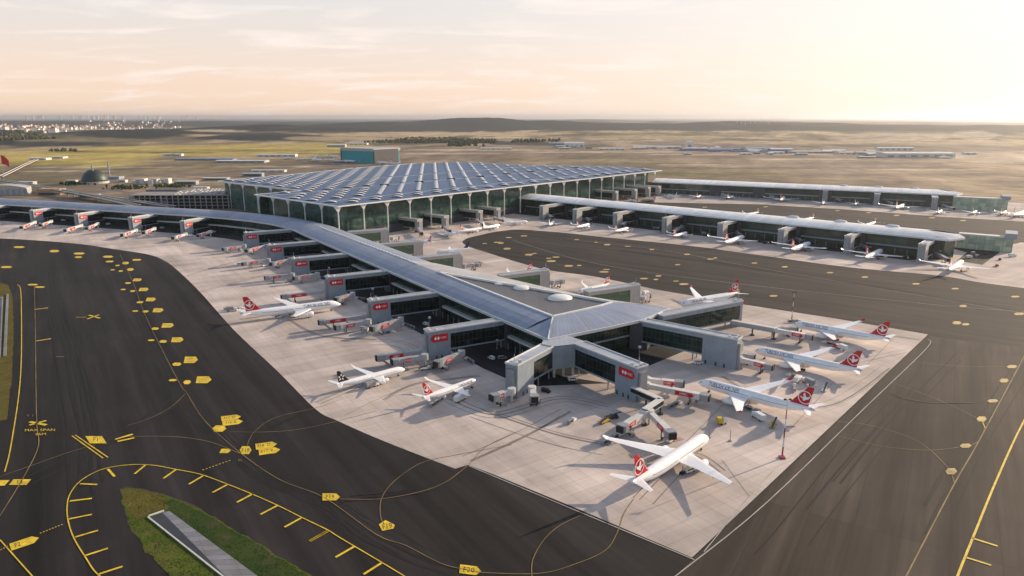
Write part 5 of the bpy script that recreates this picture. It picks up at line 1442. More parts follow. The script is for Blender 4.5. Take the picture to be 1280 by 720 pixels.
def walkway(pts, label, w, z0, h, mm, glz=True):
    a = V2(pts[0]); root = thing('raised_walkway', (a.x, a.y, 0), label, 'raised walkway')
    P_ = [V2(p) for p in pts]
    m = MB()
    for p, q in zip(P_[:-1], P_[1:]): m.bar(p, q, w, z0 + h - .5, z0 + h)
    m.build('roof', M['bridge_pale'], root)
    m = MB()
    for p, q in zip(P_[:-1], P_[1:]): m.bar(p, q, w - .3, z0 + .6, z0 + h - .5)
    m.build('glazing', M[mm], root)
    m = MB()
    for p, q in zip(P_[:-1], P_[1:]): m.bar(p, q, w - .1, z0, z0 + .6)
    m.build('floor', M['mid_metal'], root)
    for p in P_[1:] + [P_[0].lerp(P_[1], .5)]:
        m = MB(); m.tube((p.x, p.y, 0), (p.x, p.y, z0), .5, n=8); m.box(p.x - 1.2, p.x + 1.2, p.y - 1.2, p.y + 1.2, 0.02, .8); m.build('support', M['dark_metal'], root)
walkway([at(791, 487, 6.5), at(826, 502.5, 6.5), at(806, 515.5, 6.5)], 'raised walkway with dark green side leading to the splayed jet bridges', 3.4, 5.0, 3.4, 'glass_dark_plain')
walkway([at(915, 403, 6.5), at(968, 412.5, 6.5)], 'long grey raised walkway from the green-glazed gate block', 3.4, 5.0, 3.2, 'bridge_grey')
# bridges of the two far piers, as small as the photo shows them
FJ = [((684, 268), (690, 272)), ((728, 271), (738, 276)), ((783, 277), (778, 282)), ((852, 284), (842, 290)), ((917, 288), (925, 294)), ((992, 297), (1002, 302)), ((1076, 307), (1086, 311)), ((1168, 317), (1185, 325)), ((903, 243), (911, 246)), ((958, 243), (968, 247)), ((1039, 247), (1052, 250.5)), ((1105, 251), (1117, 255)), ((1178, 257), (1192, 261))]
for i, (r, c) in enumerate(FJ):
    jet_bridge(at(*r, 5), at(*c, 5), ('grey jet bridge at the %s gate of the middle pier from the terminal' % ORD[i]) if i < 8 else ('grey jet bridge at the %s gate of the farthest pier from the terminal' % ORD[i - 8]), 'small grey jet bridges of the far piers', panel=False)
for i, (r, c) in enumerate((((523, 287), (527, 292)), ((556, 285), (562, 289)), ((596, 276), (604, 281)), ((618, 273), (628, 276)), ((490, 299), (499, 297)), ((580, 333), (598, 331)), ((690, 354), (702, 352)), ((803, 374), (812, 369)))):
    jet_bridge(at(*r, 5), at(*c, 5), 'red-panelled jet bridge ' + ['at the leftmost glazed gate block of the terminal front', 'at the second glazed gate block of the terminal front', 'at the third glazed gate block of the terminal front', 'at the glazed gate block beside the middle pier', 'beside the red-tailed jet behind the near pier', 'at the third far-side gate block from the tip', 'at the second far-side gate block from the tip', 'at the first far-side gate block from the tip'][i], 'small red-panelled jet bridges')

# ================================================================== MASTS, POLES, VEHICLES
def mast(base, h, label):
    root = thing('mast', (base[0], base[1], 0), label, 'mast', None)
    m = MB(); m.box(-1.2, 1.2, -1.2, 1.2, .02, .7); m.build('footing', M['mast_red'], root, True)
    n = 6
    for k in range(n):
        m = MB(); z0, z1 = 1.0 + (h - 1) * k / n, 1.0 + (h - 1) * (k + 1) / n
        m.tube((0, 0, z0), (0, 0, z1), .38 - .22 * k / n, .38 - .22 * (k + 1) / n, 8)
        m.build('mast_section', M['mast_red'] if k % 2 == 0 else M['white_steel'], root, True)
    m = MB(); m.tube((-1.4, 0, h), (1.4, 0, h), .16, n=6); m.box(-1.6, -.6, -.3, .3, h, h + .6); m.box(.6, 1.6, -.3, .3, h, h + .6); m.build('lamp_bar', M['dark_metal'], root, True)
mast(at(977.5, 572.5), 27, 'tall red and white striped mast on the apron edge below the nearest of three jets')
mast(at(989.5, 401), 21, 'red and white striped mast by the farthest of three jets')
def pole(u, v, h, label, group=None, lamp=True):
    b = at(u, v); root = thing('lamp_post', (b.x, b.y, 0), label, 'lamp post', group)
    m = MB(); m.tube((0, 0, 0), (0, 0, h), .22, .14, 6); m.box(-.6, .6, -.6, .6, .02, .5); m.build('post', M['mid_metal'], root, True)
    if lamp:
        m = MB(); m.box(-.8, .8, -.45, .45, h - .1, h + .5); m.box(-1.0, 1.0, -.2, .2, h - .8, h - .5); m.build('lamp_head', M['white_steel'], root, True)
for i, (u, v, h) in enumerate(((537.5, 413, 9.5), (466.5, 374, 9), (412, 345, 8), (369, 322.5, 8), (486, 388, 6), (621, 436, 6), (799, 449, 8), (650, 441, 7))):
    pole(u, v, h, ['pale lamp post between the closest and second red-sign gate blocks', 'pale lamp post between the second and third red-sign gate blocks', 'pale lamp post between the third and fourth red-sign gate blocks', 'pale lamp post between the fourth and fifth red-sign gate blocks', 'short lamp post behind the second red-sign gate block', 'short lamp post behind the closest red-sign gate block', 'pale lamp post behind the right V arm', 'lamp post behind the left V arm'][i], 'pale lamp posts among the gate blocks')
for u, v, lab in ((886.5, 547, 'dark stand post left of the yellow steps on the front apron'), (912.5, 551.5, 'dark stand post right of the yellow steps on the front apron')):
    pole(u, v, 5.5, lab, 'dark stand posts', False)
def wheels(root, xs, y, r):
    for x in xs:
        for sg in (1, -1):
            m = MB(); m.tube((x, sg * y - .15, r), (x, sg * y + .15, r), r, n=10); m.build('wheel', M['rubber'], root, True)
def van(u, v, rz, label, body='van_white', L=5.2, group=None):
    b = at(u, v); root = thing('van', (b.x, b.y, 0.03), label, 'van', group, rz)
    m = MB(); prof = [(-L / 2, .5), (L / 2, .5), (L / 2, 1.2), (L / 2 - .9, 1.35), (L / 2 - 1.6, 2.2), (-L / 2, 2.25)]
    m.loft([[(x, -1.0, z) for x, z in prof], [(x, 1.0, z) for x, z in prof]]); m.build('body', M[body], root, True)
    m = MB()
    for sg in (1, -1): m.face([(L / 2 - 1.0, sg * 1.02, 1.4), (L / 2 - 1.65, sg * 1.02, 2.05), (-L / 2 + .4, sg * 1.02, 2.05), (-L / 2 + .4, sg * 1.02, 1.4)])
    m.face([(L / 2 - .88, -.9, 1.4), (L / 2 - .88, .9, 1.4), (L / 2 - 1.5, .9, 2.12), (L / 2 - 1.5, -.9, 2.12)]); m.build('window', M['plane_black'], root, True)
    wheels(root, (L * .3, -L * .3), .9, .42)
def belt_loader(u, v, rz, label, body='van_yellow', group=None):
    b = at(u, v); root = thing('belt_loader', (b.x, b.y, 0.03), label, 'belt loader', group, rz)
    m = MB(); m.box(-3.2, 3.2, -1.1, 1.1, .5, 1.1); m.box(1.2, 2.8, .1, 1.1, 1.1, 1.9); m.build('chassis', M[body], root, True)
    m = MB(); m.beam((-4.2, -.5, 1.3), (4.4, -.5, 3.3), .9, .3); m.build('conveyor', M['dark_metal'], root, True)
    wheels(root, (2.1, -2.1), 1.0, .45)
def dolly(u, v, rz, label, n=3, group=None):
    b = at(u, v); root = thing('baggage_cart_train', (b.x, b.y, 0.03), label, 'baggage carts', group, rz)
    m = MB(); m.box(-1.5, 1.5, -.8, .8, .4, 1.1); m.box(-1.2, .0, -.75, .75, 1.1, 1.9); m.build('tug', M['van_white'], root, True)
    for k in range(n):
        x = -4.0 - k * 4.0; m = MB(); m.box(x - 1.6, x + 1.6, -.8, .8, .5, .7); m.box(x - 1.6, x + 1.6, -.8, .8, 2.0, 2.1)
        for sx in (-1.5, 1.5):
            m.box(x + sx - .06, x + sx + .06, -.8, .8, .7, 2.0)
        m.build('cart', M['mid_metal'], root, True)
        m = MB(); m.box(x - 1.2, x + 1.2, -.6, .6, .7, 1.3 + .2 * (k % 2)); m.build('load', M['dark_metal'], root, True)
def truck(u, v, rz, label, box='van_white', group=None, L=8.0):
    b = at(u, v); root = thing('service_truck', (b.x, b.y, 0.03), label, 'service truck', group, rz)
    m = MB(); m.box(L / 2 - 2.2, L / 2, -1.2, 1.2, .6, 2.7); m.build('cab', M['van_white'], root, True)
    m = MB(); m.box(-L / 2, L / 2 - 2.4, -1.25, 1.25, .9, 3.6); m.build('box_body', M[box], root, True)
    m = MB(); m.face([(L / 2 + .02, -1.0, 1.6), (L / 2 + .02, 1.0, 1.6), (L / 2 + .02, 1.0, 2.5), (L / 2 + .02, -1.0, 2.5)]); m.build('windscreen', M['plane_black'], root, True)
    wheels(root, (L / 2 - 1.2, -L / 2 + 1.6), 1.1, .5)
belt_loader(756, 528, 0.75, 'yellow belt loader with dark conveyor on the front apron'); belt_loader(765, 523, 0.2, 'dark belt loader beside the yellow one on the front apron', 'dark_metal')
dolly(717.5, 526, 1.0, 'short dark train of baggage carts alone on the front apron', 1)
van(682.5, 490.5, -0.6, 'dark van parked under the left V arm', 'plane_black')
truck(902, 530, 0.3, 'yellow mobile steps between the two dark stand posts', 'van_yellow', None, 5)
truck(290, 389, 0.15, 'grey service truck behind the tail of the long jet', 'mid_metal'); dolly(303, 386.5, 0.2, 'train of baggage carts behind the long jet', 3)
GV = 'ground vehicles around the stands'
for i, (u, v, k, rz, lab) in enumerate(((997, 477, 't', .9, 'grey truck at the tail of the middle of three jets'), (993, 483, 'd', 1.2, 'baggage carts at the tail of the middle of three jets'), (1000, 402.5, 'd', .2, 'baggage carts by the farther striped mast'), (437, 405, 'v', .4, 'white van on the near apron below the second gate block'), (455, 412.5, 'v', -.3, 'low white van by the jet bridges of the second gate block'), (300, 331, 'v', .1, 'white van at the tip of the fifth gate block bridge'),
     (655, 353, 't', .5, 'white truck by the second far-side gate block'), (665, 351, 'd', .2, 'carts by the second far-side gate block'), (807, 368.5, 't', .9, 'white truck by the first far-side gate block'), (595, 333, 't', .4, 'white truck by the third far-side gate block'), (603, 329, 'd', .4, 'carts by the third far-side gate block'),
     (880, 292, 'v', .1, 'white van by the fifth gate of the middle pier'), (886, 293.5, 'd', .1, 'carts by the fifth gate of the middle pier'), (820, 286.5, 't', .2, 'grey truck by the fourth gate of the middle pier'), (828, 290.5, 't', 1.0, 'dark truck in front of the fourth gate of the middle pier'), (957, 305, 't', .3, 'dark truck between the fifth and sixth gates of the middle pier'), (1031, 311.5, 'v', .3, 'van beside the sixth gate jet of the middle pier'), (1131, 324, 't', .3, 'dark truck between the outer two jets of the middle pier'), (965, 297, 'v', .5, 'white van left of the sixth gate block of the middle pier'),
     (1211, 323, 't', .3, 'truck in the yard at the end of the middle pier'), (1222, 320, 'd', .8, 'carts in the yard at the end of the middle pier'), (1216, 318.5, 't', 1.2, 'second truck in the yard at the end of the middle pier'), (1232, 318, 'v', .2, 'van in the yard at the end of the middle pier'), (1250, 325, 'v', .8, 'dark van below the green glass walkway'), (1265, 321, 't', .1, 'truck below the end of the green glass walkway'), (1246, 333, 'v', 1.2, 'reddish van on the apron right of the outermost middle-pier jet'),
     (557, 459, 'd', .5, 'carts under the sign-side bridge of the closest gate block'), (492, 416, 'd', .4, 'carts under the bridges of the second gate block'), (716, 476, 'v', .2, 'white van under the right V arm'), (628, 449, 'v', .3, 'van parked below the closest gate block wall'), (565, 400, 'v', .6, 'van parked below the second gate block wall'), (850, 505, 'd', .7, 'carts below the lower jet bridge of the right V arm'), (873, 455, 'v', .1, 'van with green lamp at the foot of the blank end wall'))):
    col = ['van_white', 'mid_metal', 'dark_metal', 'van_white'][i % 4]
    if 'dark' in lab: col = 'dark_metal'
    if 'white' in lab: col = 'van_white'
    if 'reddish' in lab: col = 'sign_red'
    {'t': lambda: truck(u, v, rz, lab, col, GV), 'd': lambda: dolly(u, v, rz, lab, 2, GV), 'v': lambda: van(u, v, rz, lab, col, 5.2, GV)}[k]()

for i, c in enumerate(NB):
    nm = ['closest', 'second', 'third', 'fourth', 'fifth', 'sixth'][i]
    q = c + AXN * 20 + DIR * -9; u, v = px((q.x, q.y, 0)); dolly(u, v, 2.1 + .2 * i, 'baggage carts on the dark road beside the %s red-sign gate block' % nm, 2 + i % 2, GV)
    q = c + AXN * 33 + DIR * -16; u, v = px((q.x, q.y, 0)); van(u, v, 2.15, 'white van on the dark road near the %s red-sign gate block' % nm, 'van_white', 5.2, GV)
    q = c + AXN * -9 + DIR * -13; u, v = px((q.x, q.y, 0))
    if i % 2: truck(u, v, .6 + i, 'grey service truck on the apron just outside the %s red-sign gate block' % nm, 'mid_metal', GV, 7)
    else: belt_loader(u, v, .4 + i, 'belt loader on the apron just outside the %s red-sign gate block' % nm, 'van_white', GV)
for i, c in enumerate(LB[:4]):
    nm = ['first', 'second', 'third', 'fourth'][i]
    q = c + AXL * -8 + Vector((14, -4)); u, v = px((q.x, q.y, 0)); truck(u, v, .3 * i, 'service truck in front of the %s gate block left of the bend' % nm, ['van_white', 'mid_metal', 'van_white', 'dark_metal'][i], GV, 8)
    q = c + AXL * 26 + Vector((16, 0)); u, v = px((q.x, q.y, 0)); van(u, v, .3, 'van in the shade beside the %s gate block left of the bend' % nm, 'van_white', 5.2, GV)

for i, (u, v, k, rz, lab) in enumerate(((948, 524, 't', 1.9, 'fuel truck under the near wing of the nearest of three jets'), (1010, 480, 't', 1.9, 'fuel truck under the near wing of the middle of three jets'), (1052, 437, 't', 1.9, 'fuel truck under the near wing of the farthest of three jets'), (918, 508, 'd', 2.4, 'baggage carts by the nose section of the nearest of three jets'), (985, 470, 'd', 2.2, 'baggage carts by the nose section of the middle of three jets'), (1030, 429, 'd', 2.2, 'baggage carts by the nose section of the farthest of three jets'),
     (966, 533, 'b', 1.0, 'belt loader behind the near wing of the nearest of three jets'), (1030, 488, 'b', 1.0, 'belt loader behind the near wing of the middle of three jets'), (380, 398, 't', .6, 'fuel truck below the wing of the long jet'), (350, 397, 'b', .9, 'belt loader below the rear body of the long jet'), (465, 484, 't', .8, 'truck below the wing of the black-tailed jet'), (480, 474, 'd', .9, 'carts below the nose of the black-tailed jet'), (575, 501, 't', 1.0, 'truck beside the wing of the small red-tailed jet'), (556, 498, 'd', 1.1, 'carts beside the body of the small red-tailed jet'), (862, 590, 'v', .6, 'white van below the nose of the lone jet'), (775, 545, 'd', .8, 'carts below the left leg of the splayed jet bridges'), (838, 552, 'v', .9, 'van below the right leg of the splayed jet bridges'))):
    {'t': lambda: truck(u, v, rz, lab, ['van_white', 'mid_metal', 'van_white'][i % 3], GV, 8), 'd': lambda: dolly(u, v, rz, lab, 3, GV), 'b': lambda: belt_loader(u, v, rz, lab, 'van_white' if i % 2 else 'van_yellow', GV), 'v': lambda: van(u, v, rz, lab, 'van_white', 5.2, GV)}[k]()

# ================================================================== LANDSIDE AND THE FAR GROUND
def pbox(root, name, u, v, w, d, h, m, rz=0.0):
    b = at(u, v); c, s = math.cos(rz), math.sin(rz); mb = MB()
    mb.prism([(b.x + x * c - y * s, b.y + x * s + y * c) for x, y in ((-w / 2, 0), (w / 2, 0), (w / 2, d), (-w / 2, d))], 0, h)
    return mb.build(name, m, root)
M['deck'] = mat('parking_deck', (0.25, 0.24, 0.23), 0.85, var=0.2, vscale=0.05)
M['road'] = mat('road_asphalt', (0.13, 0.115, 0.10), 0.85, var=0.2, vscale=0.03)
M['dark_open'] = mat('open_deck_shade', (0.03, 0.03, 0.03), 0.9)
# car park with open decks and a roof full of cars
def deck_building(u0, u1, v, depth, h, levels, label, name='car_park'):
    a, b = V2(at(u0, v)), V2(at(u1, v)); d = (b - a).normalized(); n = Vector((-d.y, d.x)); L = (b - a).length
    root = thing(name, (a.x, a.y, 0), label, 'car park')
    Q = lambda s, w: a + d * s + n * w
    for k in range(1, levels + 1):
        z = h * k / levels; m = MB(); m.prism([Q(0, 0), Q(L, 0), Q(L, depth), Q(0, depth)], z - 0.9, z); m.build('deck', M['deck'], root)
    m = MB(); m.prism([Q(4, 7), Q(L - 4, 7), Q(L - 4, depth - 4), Q(4, depth - 4)], 0, h - 1.0); m.build('deck_shade_core', M['dark_open'], root)  # dark block stands in for the shade between the open decks
    m = MB()
    for k in range(int(L / 9) + 1):
        m = MB(); p = Q(min(L, k * 9), .6); m.box(p.x - .6, p.x + .6, p.y - .6, p.y + .6, 0, h - .9); m.build('column', M['clad_pale'], root)
    return root, Q, L
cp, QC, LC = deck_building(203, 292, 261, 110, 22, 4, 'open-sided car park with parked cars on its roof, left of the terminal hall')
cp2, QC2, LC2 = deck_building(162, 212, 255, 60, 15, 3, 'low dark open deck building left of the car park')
pbox(thing('block', at(197, 242), 'flat dark box building behind the low deck building', 'building'), 'wall', 203, 246, 60, 30, 12, M['clad_dark'])
car = thing('parked_car', (0, 0, 0), 'small pale car parked in rows on the roof of the car park', 'car', 'cars on the car park roof')
m = MB(); pr = [(-2.2, .4), (2.2, .4), (2.2, .9), (1.2, 1.0), (.6, 1.5), (-1.2, 1.5), (-2.0, 1.0), (-2.2, .9)]
m.loft([[(x, -.9, z) for x, z in pr], [(x, .9, z) for x, z in pr]]); m.build('body', M['van_white'], car, True)
first = True
for r in range(5):
    for k in range(17):
        if random.random() < .35: continue
        p = QC(8 + k * (LC - 16) / 16.0, 9 + r * 21 + random.uniform(-1, 1))
        o = car if first else copy_tree(car); first = False
        o.location = (p.x, p.y, 22.0); o.rotation_euler = (0, 0, 1.2)
# elevated roads to the kerbside
def viaduct(pts, w, z, label):
    a = V2(pts[0]); root = thing('viaduct', (a.x, a.y, 0), label, 'viaduct'); P_ = smooth_poly(pts, 5); m = MB()
    for p, q in zip(P_[:-1], P_[1:]): m.bar(p, q, w, z - 1.3, z)
    m.build('deck', M['road'], root); m = MB()
    for sg in (1, -1):
        L_ = offset_line(P_, sg * w / 2)
        for p, q in zip(L_[:-1], L_[1:]): m.bar(p, q, .5, z, z + 1.2)
    m.build('parapet', M['kerb'], root); m = MB()
    for p in P_[::3]:
        m = MB(); m.tube((p.x, p.y, 0), (p.x, p.y, z - 1.3), 1.1, n=8); m.build('pier', M['deck'], root)
viaduct([at(-80, 215, 9), at(0, 225, 9), at(60, 235, 9), at(120, 246, 9), at(170, 257, 9)], 14, 9, 'pale elevated road running down from the left edge to the pier')
viaduct([at(70, 240, 7), at(110, 243, 7), at(160, 250, 7), at(215, 258, 7)], 12, 7, 'second elevated road beside the first, heading to the terminal kerb')
viaduct([at(0, 221, 6), at(14, 214.5, 6), at(30, 206.5, 6), at(46, 199.5, 6)], 10, 6, 'pale ramp climbing away over the yellow grass at the left')
root = thing('arched_building', at(10, 245), 'grey building with arched roof at the left edge below the elevated road', 'building')
c = at(-25, 246); e = at(34, 244); m = MB(); d_ = V2(e) - V2(c); n_ = Vector((-d_.y, d_.x)).normalized() * 40
rings = []
for q in [k / 10 for k in range(11)]:
    p = V2(c) + d_ * q; rings.append([(p.x, p.y, 0), (p.x, p.y, 14 + 6 * math.sin(math.pi * q)), (p.x + n_.x, p.y + n_.y, 14 + 6 * math.sin(math.pi * q)), (p.x + n_.x, p.y + n_.y, 0)])
m.loft(rings); m.build('shell', M['clad_pale'], root)
m = MB()
for k in range(8):
    p = V2(c) + d_ * (.06 + .125 * k); m.bar(p - n_.normalized() * .3, p + d_.normalized() * 6 - n_.normalized() * .3, .3, 1, 12)
m.build('window', M['clad'], root)
root = thing('site_building', at(60, 243), 'small tan building under the elevated road at the left', 'building')
pbox(root, 'wall', 61, 243.5, 44, 20, 11, mat('tan_wall', (0.42, 0.27, 0.15), 0.8)); pbox(root, 'window_band', 58, 243.6, 30, 1, 4, M['dark_metal'])
for pts, w in (([(50, 233), (85, 238), (120, 246), (160, 258)], 12), ([(95, 231), (140, 237), (185, 246), (225, 256)], 14), ([(-40, 232), (60, 240), (150, 250), (230, 262)], 16), ([(160, 216), (230, 222), (330, 224), (420, 215)], 14), ([(0, 213), (90, 211), (190, 207), (330, 204), (460, 208)], 16), ([(150, 236), (200, 236), (260, 233), (330, 228)], 10)):
    mr = MB(); mr.strip(smooth_poly(P(*pts), 5), w, 0.03); tag(mr.build('access_road', M['road']), kind='structure')
arc = thing('arcade_building', at(188, 231), 'pale stone arcade building right of the domed mosque', 'building')
for k in range(9):
    pbox(arc, 'bay', 168 + k * 5, 230.5 - abs(k - 4) * .25, 11, 16, 7 + (k % 3) * 2.2, M['clad_pale'] if k % 2 else M['kerb'])
for i, (u, v, w, d, h, mm, lab) in enumerate(((30, 231, 40, 14, 6, 'clad_pale', 'low grey service building between the elevated roads at the left'), (88, 229, 22, 12, 6, 'kerb', 'small pale kiosk building left of the mosque'), (152, 228, 18, 10, 5, 'white_steel', 'small white kiosk between mosque and arcade building'), (232, 231, 46, 16, 7, 'clad', 'grey service building on the brown ground right of the arcade'), (268, 226, 60, 16, 6, 'clad_pale', 'long low pale building near the left corner of the hall'), (315, 221, 50, 18, 8, 'shed_blue_', 'bluish shed close to the left corner of the hall'), (250, 238, 30, 12, 6, 'kerb', 'pale building just behind the car park'), (110, 247, 34, 12, 5, 'mid_metal', 'dark toll canopy on the access road behind the near pier'))):
    r_ = thing('service_building', at(u, v), lab, 'building')
    mk_ = M.get(mm) or M['clad']
    pbox(r_, 'wall', u, v, w, d, h, mk_); q = at(u, v); m = MB(); m.box(q.x - w / 2 - .8, q.x + w / 2 + .8, q.y - .8, q.y + d + .8, h + .02, h + .7); m.build('roof', M['trim'], r_)
    m = MB(); m.box(q.x - w * .4, q.x + w * .4, q.y - .25, q.y - .03, h * .35, h * .7); m.build('window_band', M['plane_black'], r_)
# planted bank beside the access roads
bm_ = MB(); rb_ = random.Random(5)
for k in range(260):
    u, v = rb_.choice(((rb_.gauss(160, 12), rb_.gauss(235, 1.0)), (rb_.gauss(95, 10), rb_.gauss(230, 1.0)), (rb_.gauss(215, 14), rb_.gauss(233, .8)))); p = at(u, v); s_ = rb_.uniform(1.0, 2.6)
    rings = [[(p.x + s_ * r_ * rb_.uniform(.8, 1.2) * math.cos(t_), p.y + s_ * r_ * rb_.uniform(.8, 1.2) * math.sin(t_), z_ * s_) for t_ in [2 * math.pi * q / 6 for q in range(6)]] for r_, z_ in ((.8, 0), (1.2, .8), (.9, 1.7), (.2, 2.3))]
    bm_.loft(rings)
tag(bm_.build('shrubbery', mat('shrub_green', (0.04, 0.06, 0.02), .95, spec=.1, var=.3, vscale=.05)), kind='stuff')
# mosque
mb_ = at(119, 229); root = thing('mosque', mb_, 'grey-green domed mosque with two slender minarets on the yellow plain', 'mosque')
m = MB(); R_ = 27.0
m.loft([[(mb_.x + R_ * math.cos(e_) * math.cos(t_), mb_.y + R_ * math.cos(e_) * math.sin(t_), 4 + R_ * 1.02 * math.sin(e_)) for t_ in [2 * math.pi * k / 24 for k in range(24)]] for e_ in [k * math.pi / 2 / 9.2 for k in range(10)]])
m.build('dome', mat('dome_lead', (0.045, 0.065, 0.06), 0.5, .3), root, smooth=True)
m = MB(); m.tube((mb_.x, mb_.y, 0), (mb_.x, mb_.y, 5), R_ + 1.5, n=24); m.build('drum', M['clad_pale'], root)
for u, v in ((118, 229.5), (137.5, 224)):
    q = at(u, v); m = MB(); m.tube(q, (q.x, q.y, 38), 1.7, 1.5, 8); m.tube((q.x, q.y, 29), (q.x, q.y, 31), 2.6, 2.6, 8); m.tube((q.x, q.y, 38), (q.x, q.y, 46), 1.5, .1, 8); m.build('minaret', M['clad'], root)
pbox(root, 'forecourt_hall', 141, 224, 30, 24, 6, M['clad'])
# flag
q = at(6, 226); root = thing('flag', q, 'huge red flag on a tall pole at the left edge', 'flag')
m = MB(); m.tube((0, 0, 0), (0, 0, 62), .6, .35, 8); m.build('flagpole', M['mid_metal'], root, True)
m = MB(); nx = 14
r0, r1 = [], []
for k in range(nx + 1):
    x = k / nx; r0.append((.5 + 17 * x, 1.6 * math.sin(5 * x) * x, 38 - 7 * x * x)); r1.append((.5 + 17 * x, 1.6 * math.sin(5 * x + .7) * x, 59 - 12 * x * x))
for k in range(nx): m.face([r0[k], r0[k + 1], r1[k + 1], r1[k]])
o = m.build('cloth', M['sign_red'], root, True); s_ = o.modifiers.new('thickness', 'SOLIDIFY'); s_.thickness = .08
# hangar and cargo hall
a, b = at(428, 202.5), at(467, 204.5); root = thing('hangar', a, 'turquoise aircraft hangar with pale roof beyond the terminal', 'hangar')
A_, B_ = V2(a), V2(b); d_ = (B_ - A_).normalized(); n_ = Vector((-d_.y, d_.x)); L_ = (B_ - A_).length
m = MB(); m.prism([A_, B_, B_ + n_ * 120, A_ + n_ * 120], 0, 38); m.build('wall', M['turquoise'], root)
m = MB(); m.prism([A_ - n_ * 2 - d_ * 3, B_ - n_ * 2 + d_ * 3, B_ + n_ * 122 + d_ * 3, A_ + n_ * 122 - d_ * 3], 38, 47); m.build('roof_fascia', M['clad_pale'], root)
m = MB(); m.prism([A_ - d_ * 7, A_ - d_ * .3, A_ - d_ * .3 + n_ * 110, A_ - d_ * 7 + n_ * 110], 0, 44); m.build('side_annex', M['clad_dark'], root)
m = MB(); m.prism([B_ + d_ * .3, B_ + d_ * 5, B_ + d_ * 5 + n_ * 110, B_ + d_ * .3 + n_ * 110], 0, 44); m.build('side_annex', M['clad_dark'], root)
a, b = at(469, 203), at(498, 199.5); root = thing('cargo_hall', a, 'white slatted hall attached right of the turquoise hangar', 'hall')
A_, B_ = V2(a), V2(b); d_ = (B_ - A_).normalized(); n_ = Vector((-d_.y, d_.x)); L_ = (B_ - A_).length
m = MB(); m.prism([A_, B_, B_ + n_ * 90, A_ + n_ * 90], 0, 40); m.build('wall', M['white_steel'], root)
m = MB()
for k in range(4): m.prism([A_ - n_ * .6, B_ - n_ * .6, B_ - n_ * .1, A_ - n_ * .1], 5 + k * 9, 9 + k * 9)
m.build('louvre_band', M['sign_white'], root)
# far sheds: (u, v, width, depth, height, material, label)
M['shed_blue'] = mat('blue_shed', (0.20, 0.26, 0.38), 0.6, var=.1, vscale=.02)
SH = [(718, 184.5, 95, 40, 26, 'white_steel', 'white four-storey block standing alone beyond the hall roof'), (696, 182, 80, 60, 14, 'shed_blue', 'low bluish shed left of the lone white block'), (765, 187.5, 120, 40, 9, 'white_steel', 'long low white shed, first right of the lone white block'), (822, 186, 220, 60, 13, 'roof_white_plain', 'long pale cargo shed with rounded roof beyond the far pier'), (862, 185.5, 26, 26, 36, 'white_steel', 'slender white tower between the cargo sheds'),
      (900, 188.5, 330, 70, 11, 'shed_blue', 'long bluish shed right of the slender tower'), (950, 189, 120, 60, 16, 'white_steel', 'white hall beside the long bluish shed'), (978, 191, 90, 50, 18, 'shed_blue', 'small blue-grey hall in the row of far sheds'), (1015, 191.5, 170, 50, 9, 'clad_pale', 'low grey shed in the row of far sheds'), (1072, 193, 150, 50, 10, 'roof_white_plain', 'low white shed left of the ribbed hall'), (1150, 197, 260, 70, 19, 'roof_white_plain', 'big white ribbed hall in front of the pale bare hill'), (1120, 188, 160, 40, 14, 'white_steel', 'white shed behind the big ribbed hall'),
      (620, 187, 140, 40, 8, 'roof_white_plain', 'low white shed behind the terminal roof'), (420, 184, 90, 40, 14, 'clad_pale', 'tan works building left of the turquoise hangar'), (445, 181, 120, 40, 10, 'white_steel', 'low white works building behind the turquoise hangar'), (210, 195, 40, 20, 9, 'white_steel', 'left of two small white site huts on the grass'), (221, 195, 36, 20, 9, 'white_steel', 'right of two small white site huts on the grass'), (255, 200.5, 200, 40, 7, 'shed_blue', 'low bluish shed at the right end of the yellow grass'),
      (300, 203.5, 160, 50, 8, 'clad_pale', 'low grey service building left of the remote apron'), (345, 196, 140, 40, 10, 'roof_white_plain', 'low white building behind the remote apron'), (335, 215, 90, 20, 6, 'white_steel', 'small white shed near the left corner of the hall roof'), (47, 200, 60, 30, 8, 'roof_white_plain', 'white toll building on the ramp across the yellow grass'), (72, 198, 40, 30, 7, 'roof_white_plain', 'small white building right of the toll building')]
for k in range(60):
    SH.append((random.choice((random.uniform(690, 1240), random.uniform(860, 1100))), 0, random.uniform(14, 60), random.uniform(14, 40), random.uniform(5, 12), random.choice(('white_steel', 'clad_pale', 'shed_blue', 'roof_white_plain')), None))
    SH[-1] = (SH[-1][0], 181.5 + (SH[-1][0] - 690) * .022 + abs(random.gauss(0, 3.2))) + SH[-1][2:]
for u, v, w, d, h, mm, lab in SH:
    q = at(u, v); root = thing('far_shed', q, lab or 'small low building among the scattered works on the far plain at right', 'shed', None if lab else 'scattered works buildings on the far plain')
    lab = lab or 'bluish' * (mm == 'shed_blue')
    pbox(root, 'wall', u, v, w, d, h * .82, M[mm]); m = MB()
    m.loft([[(q.x + x, q.y + y, z) for y, z in ((-2, h * .82 + .02), (d * .5, h), (d + 2, h * .82 + .02))] for x in (-w / 2 - 2, w / 2 + 2)]); m.build('roof', M['roof_white_plain'] if 'bluish' not in lab else M['shed_blue'], root)
    nd = max(1, min(6, int(w / 22)))
    for k in range(nd):
        x = q.x - w / 2 + w * (k + .22) / nd; m = MB(); m.box(x, x + w * .55 / nd, q.y - .6, q.y - .05, h * .12, h * .5); m.build('door', M['mid_metal'], root)
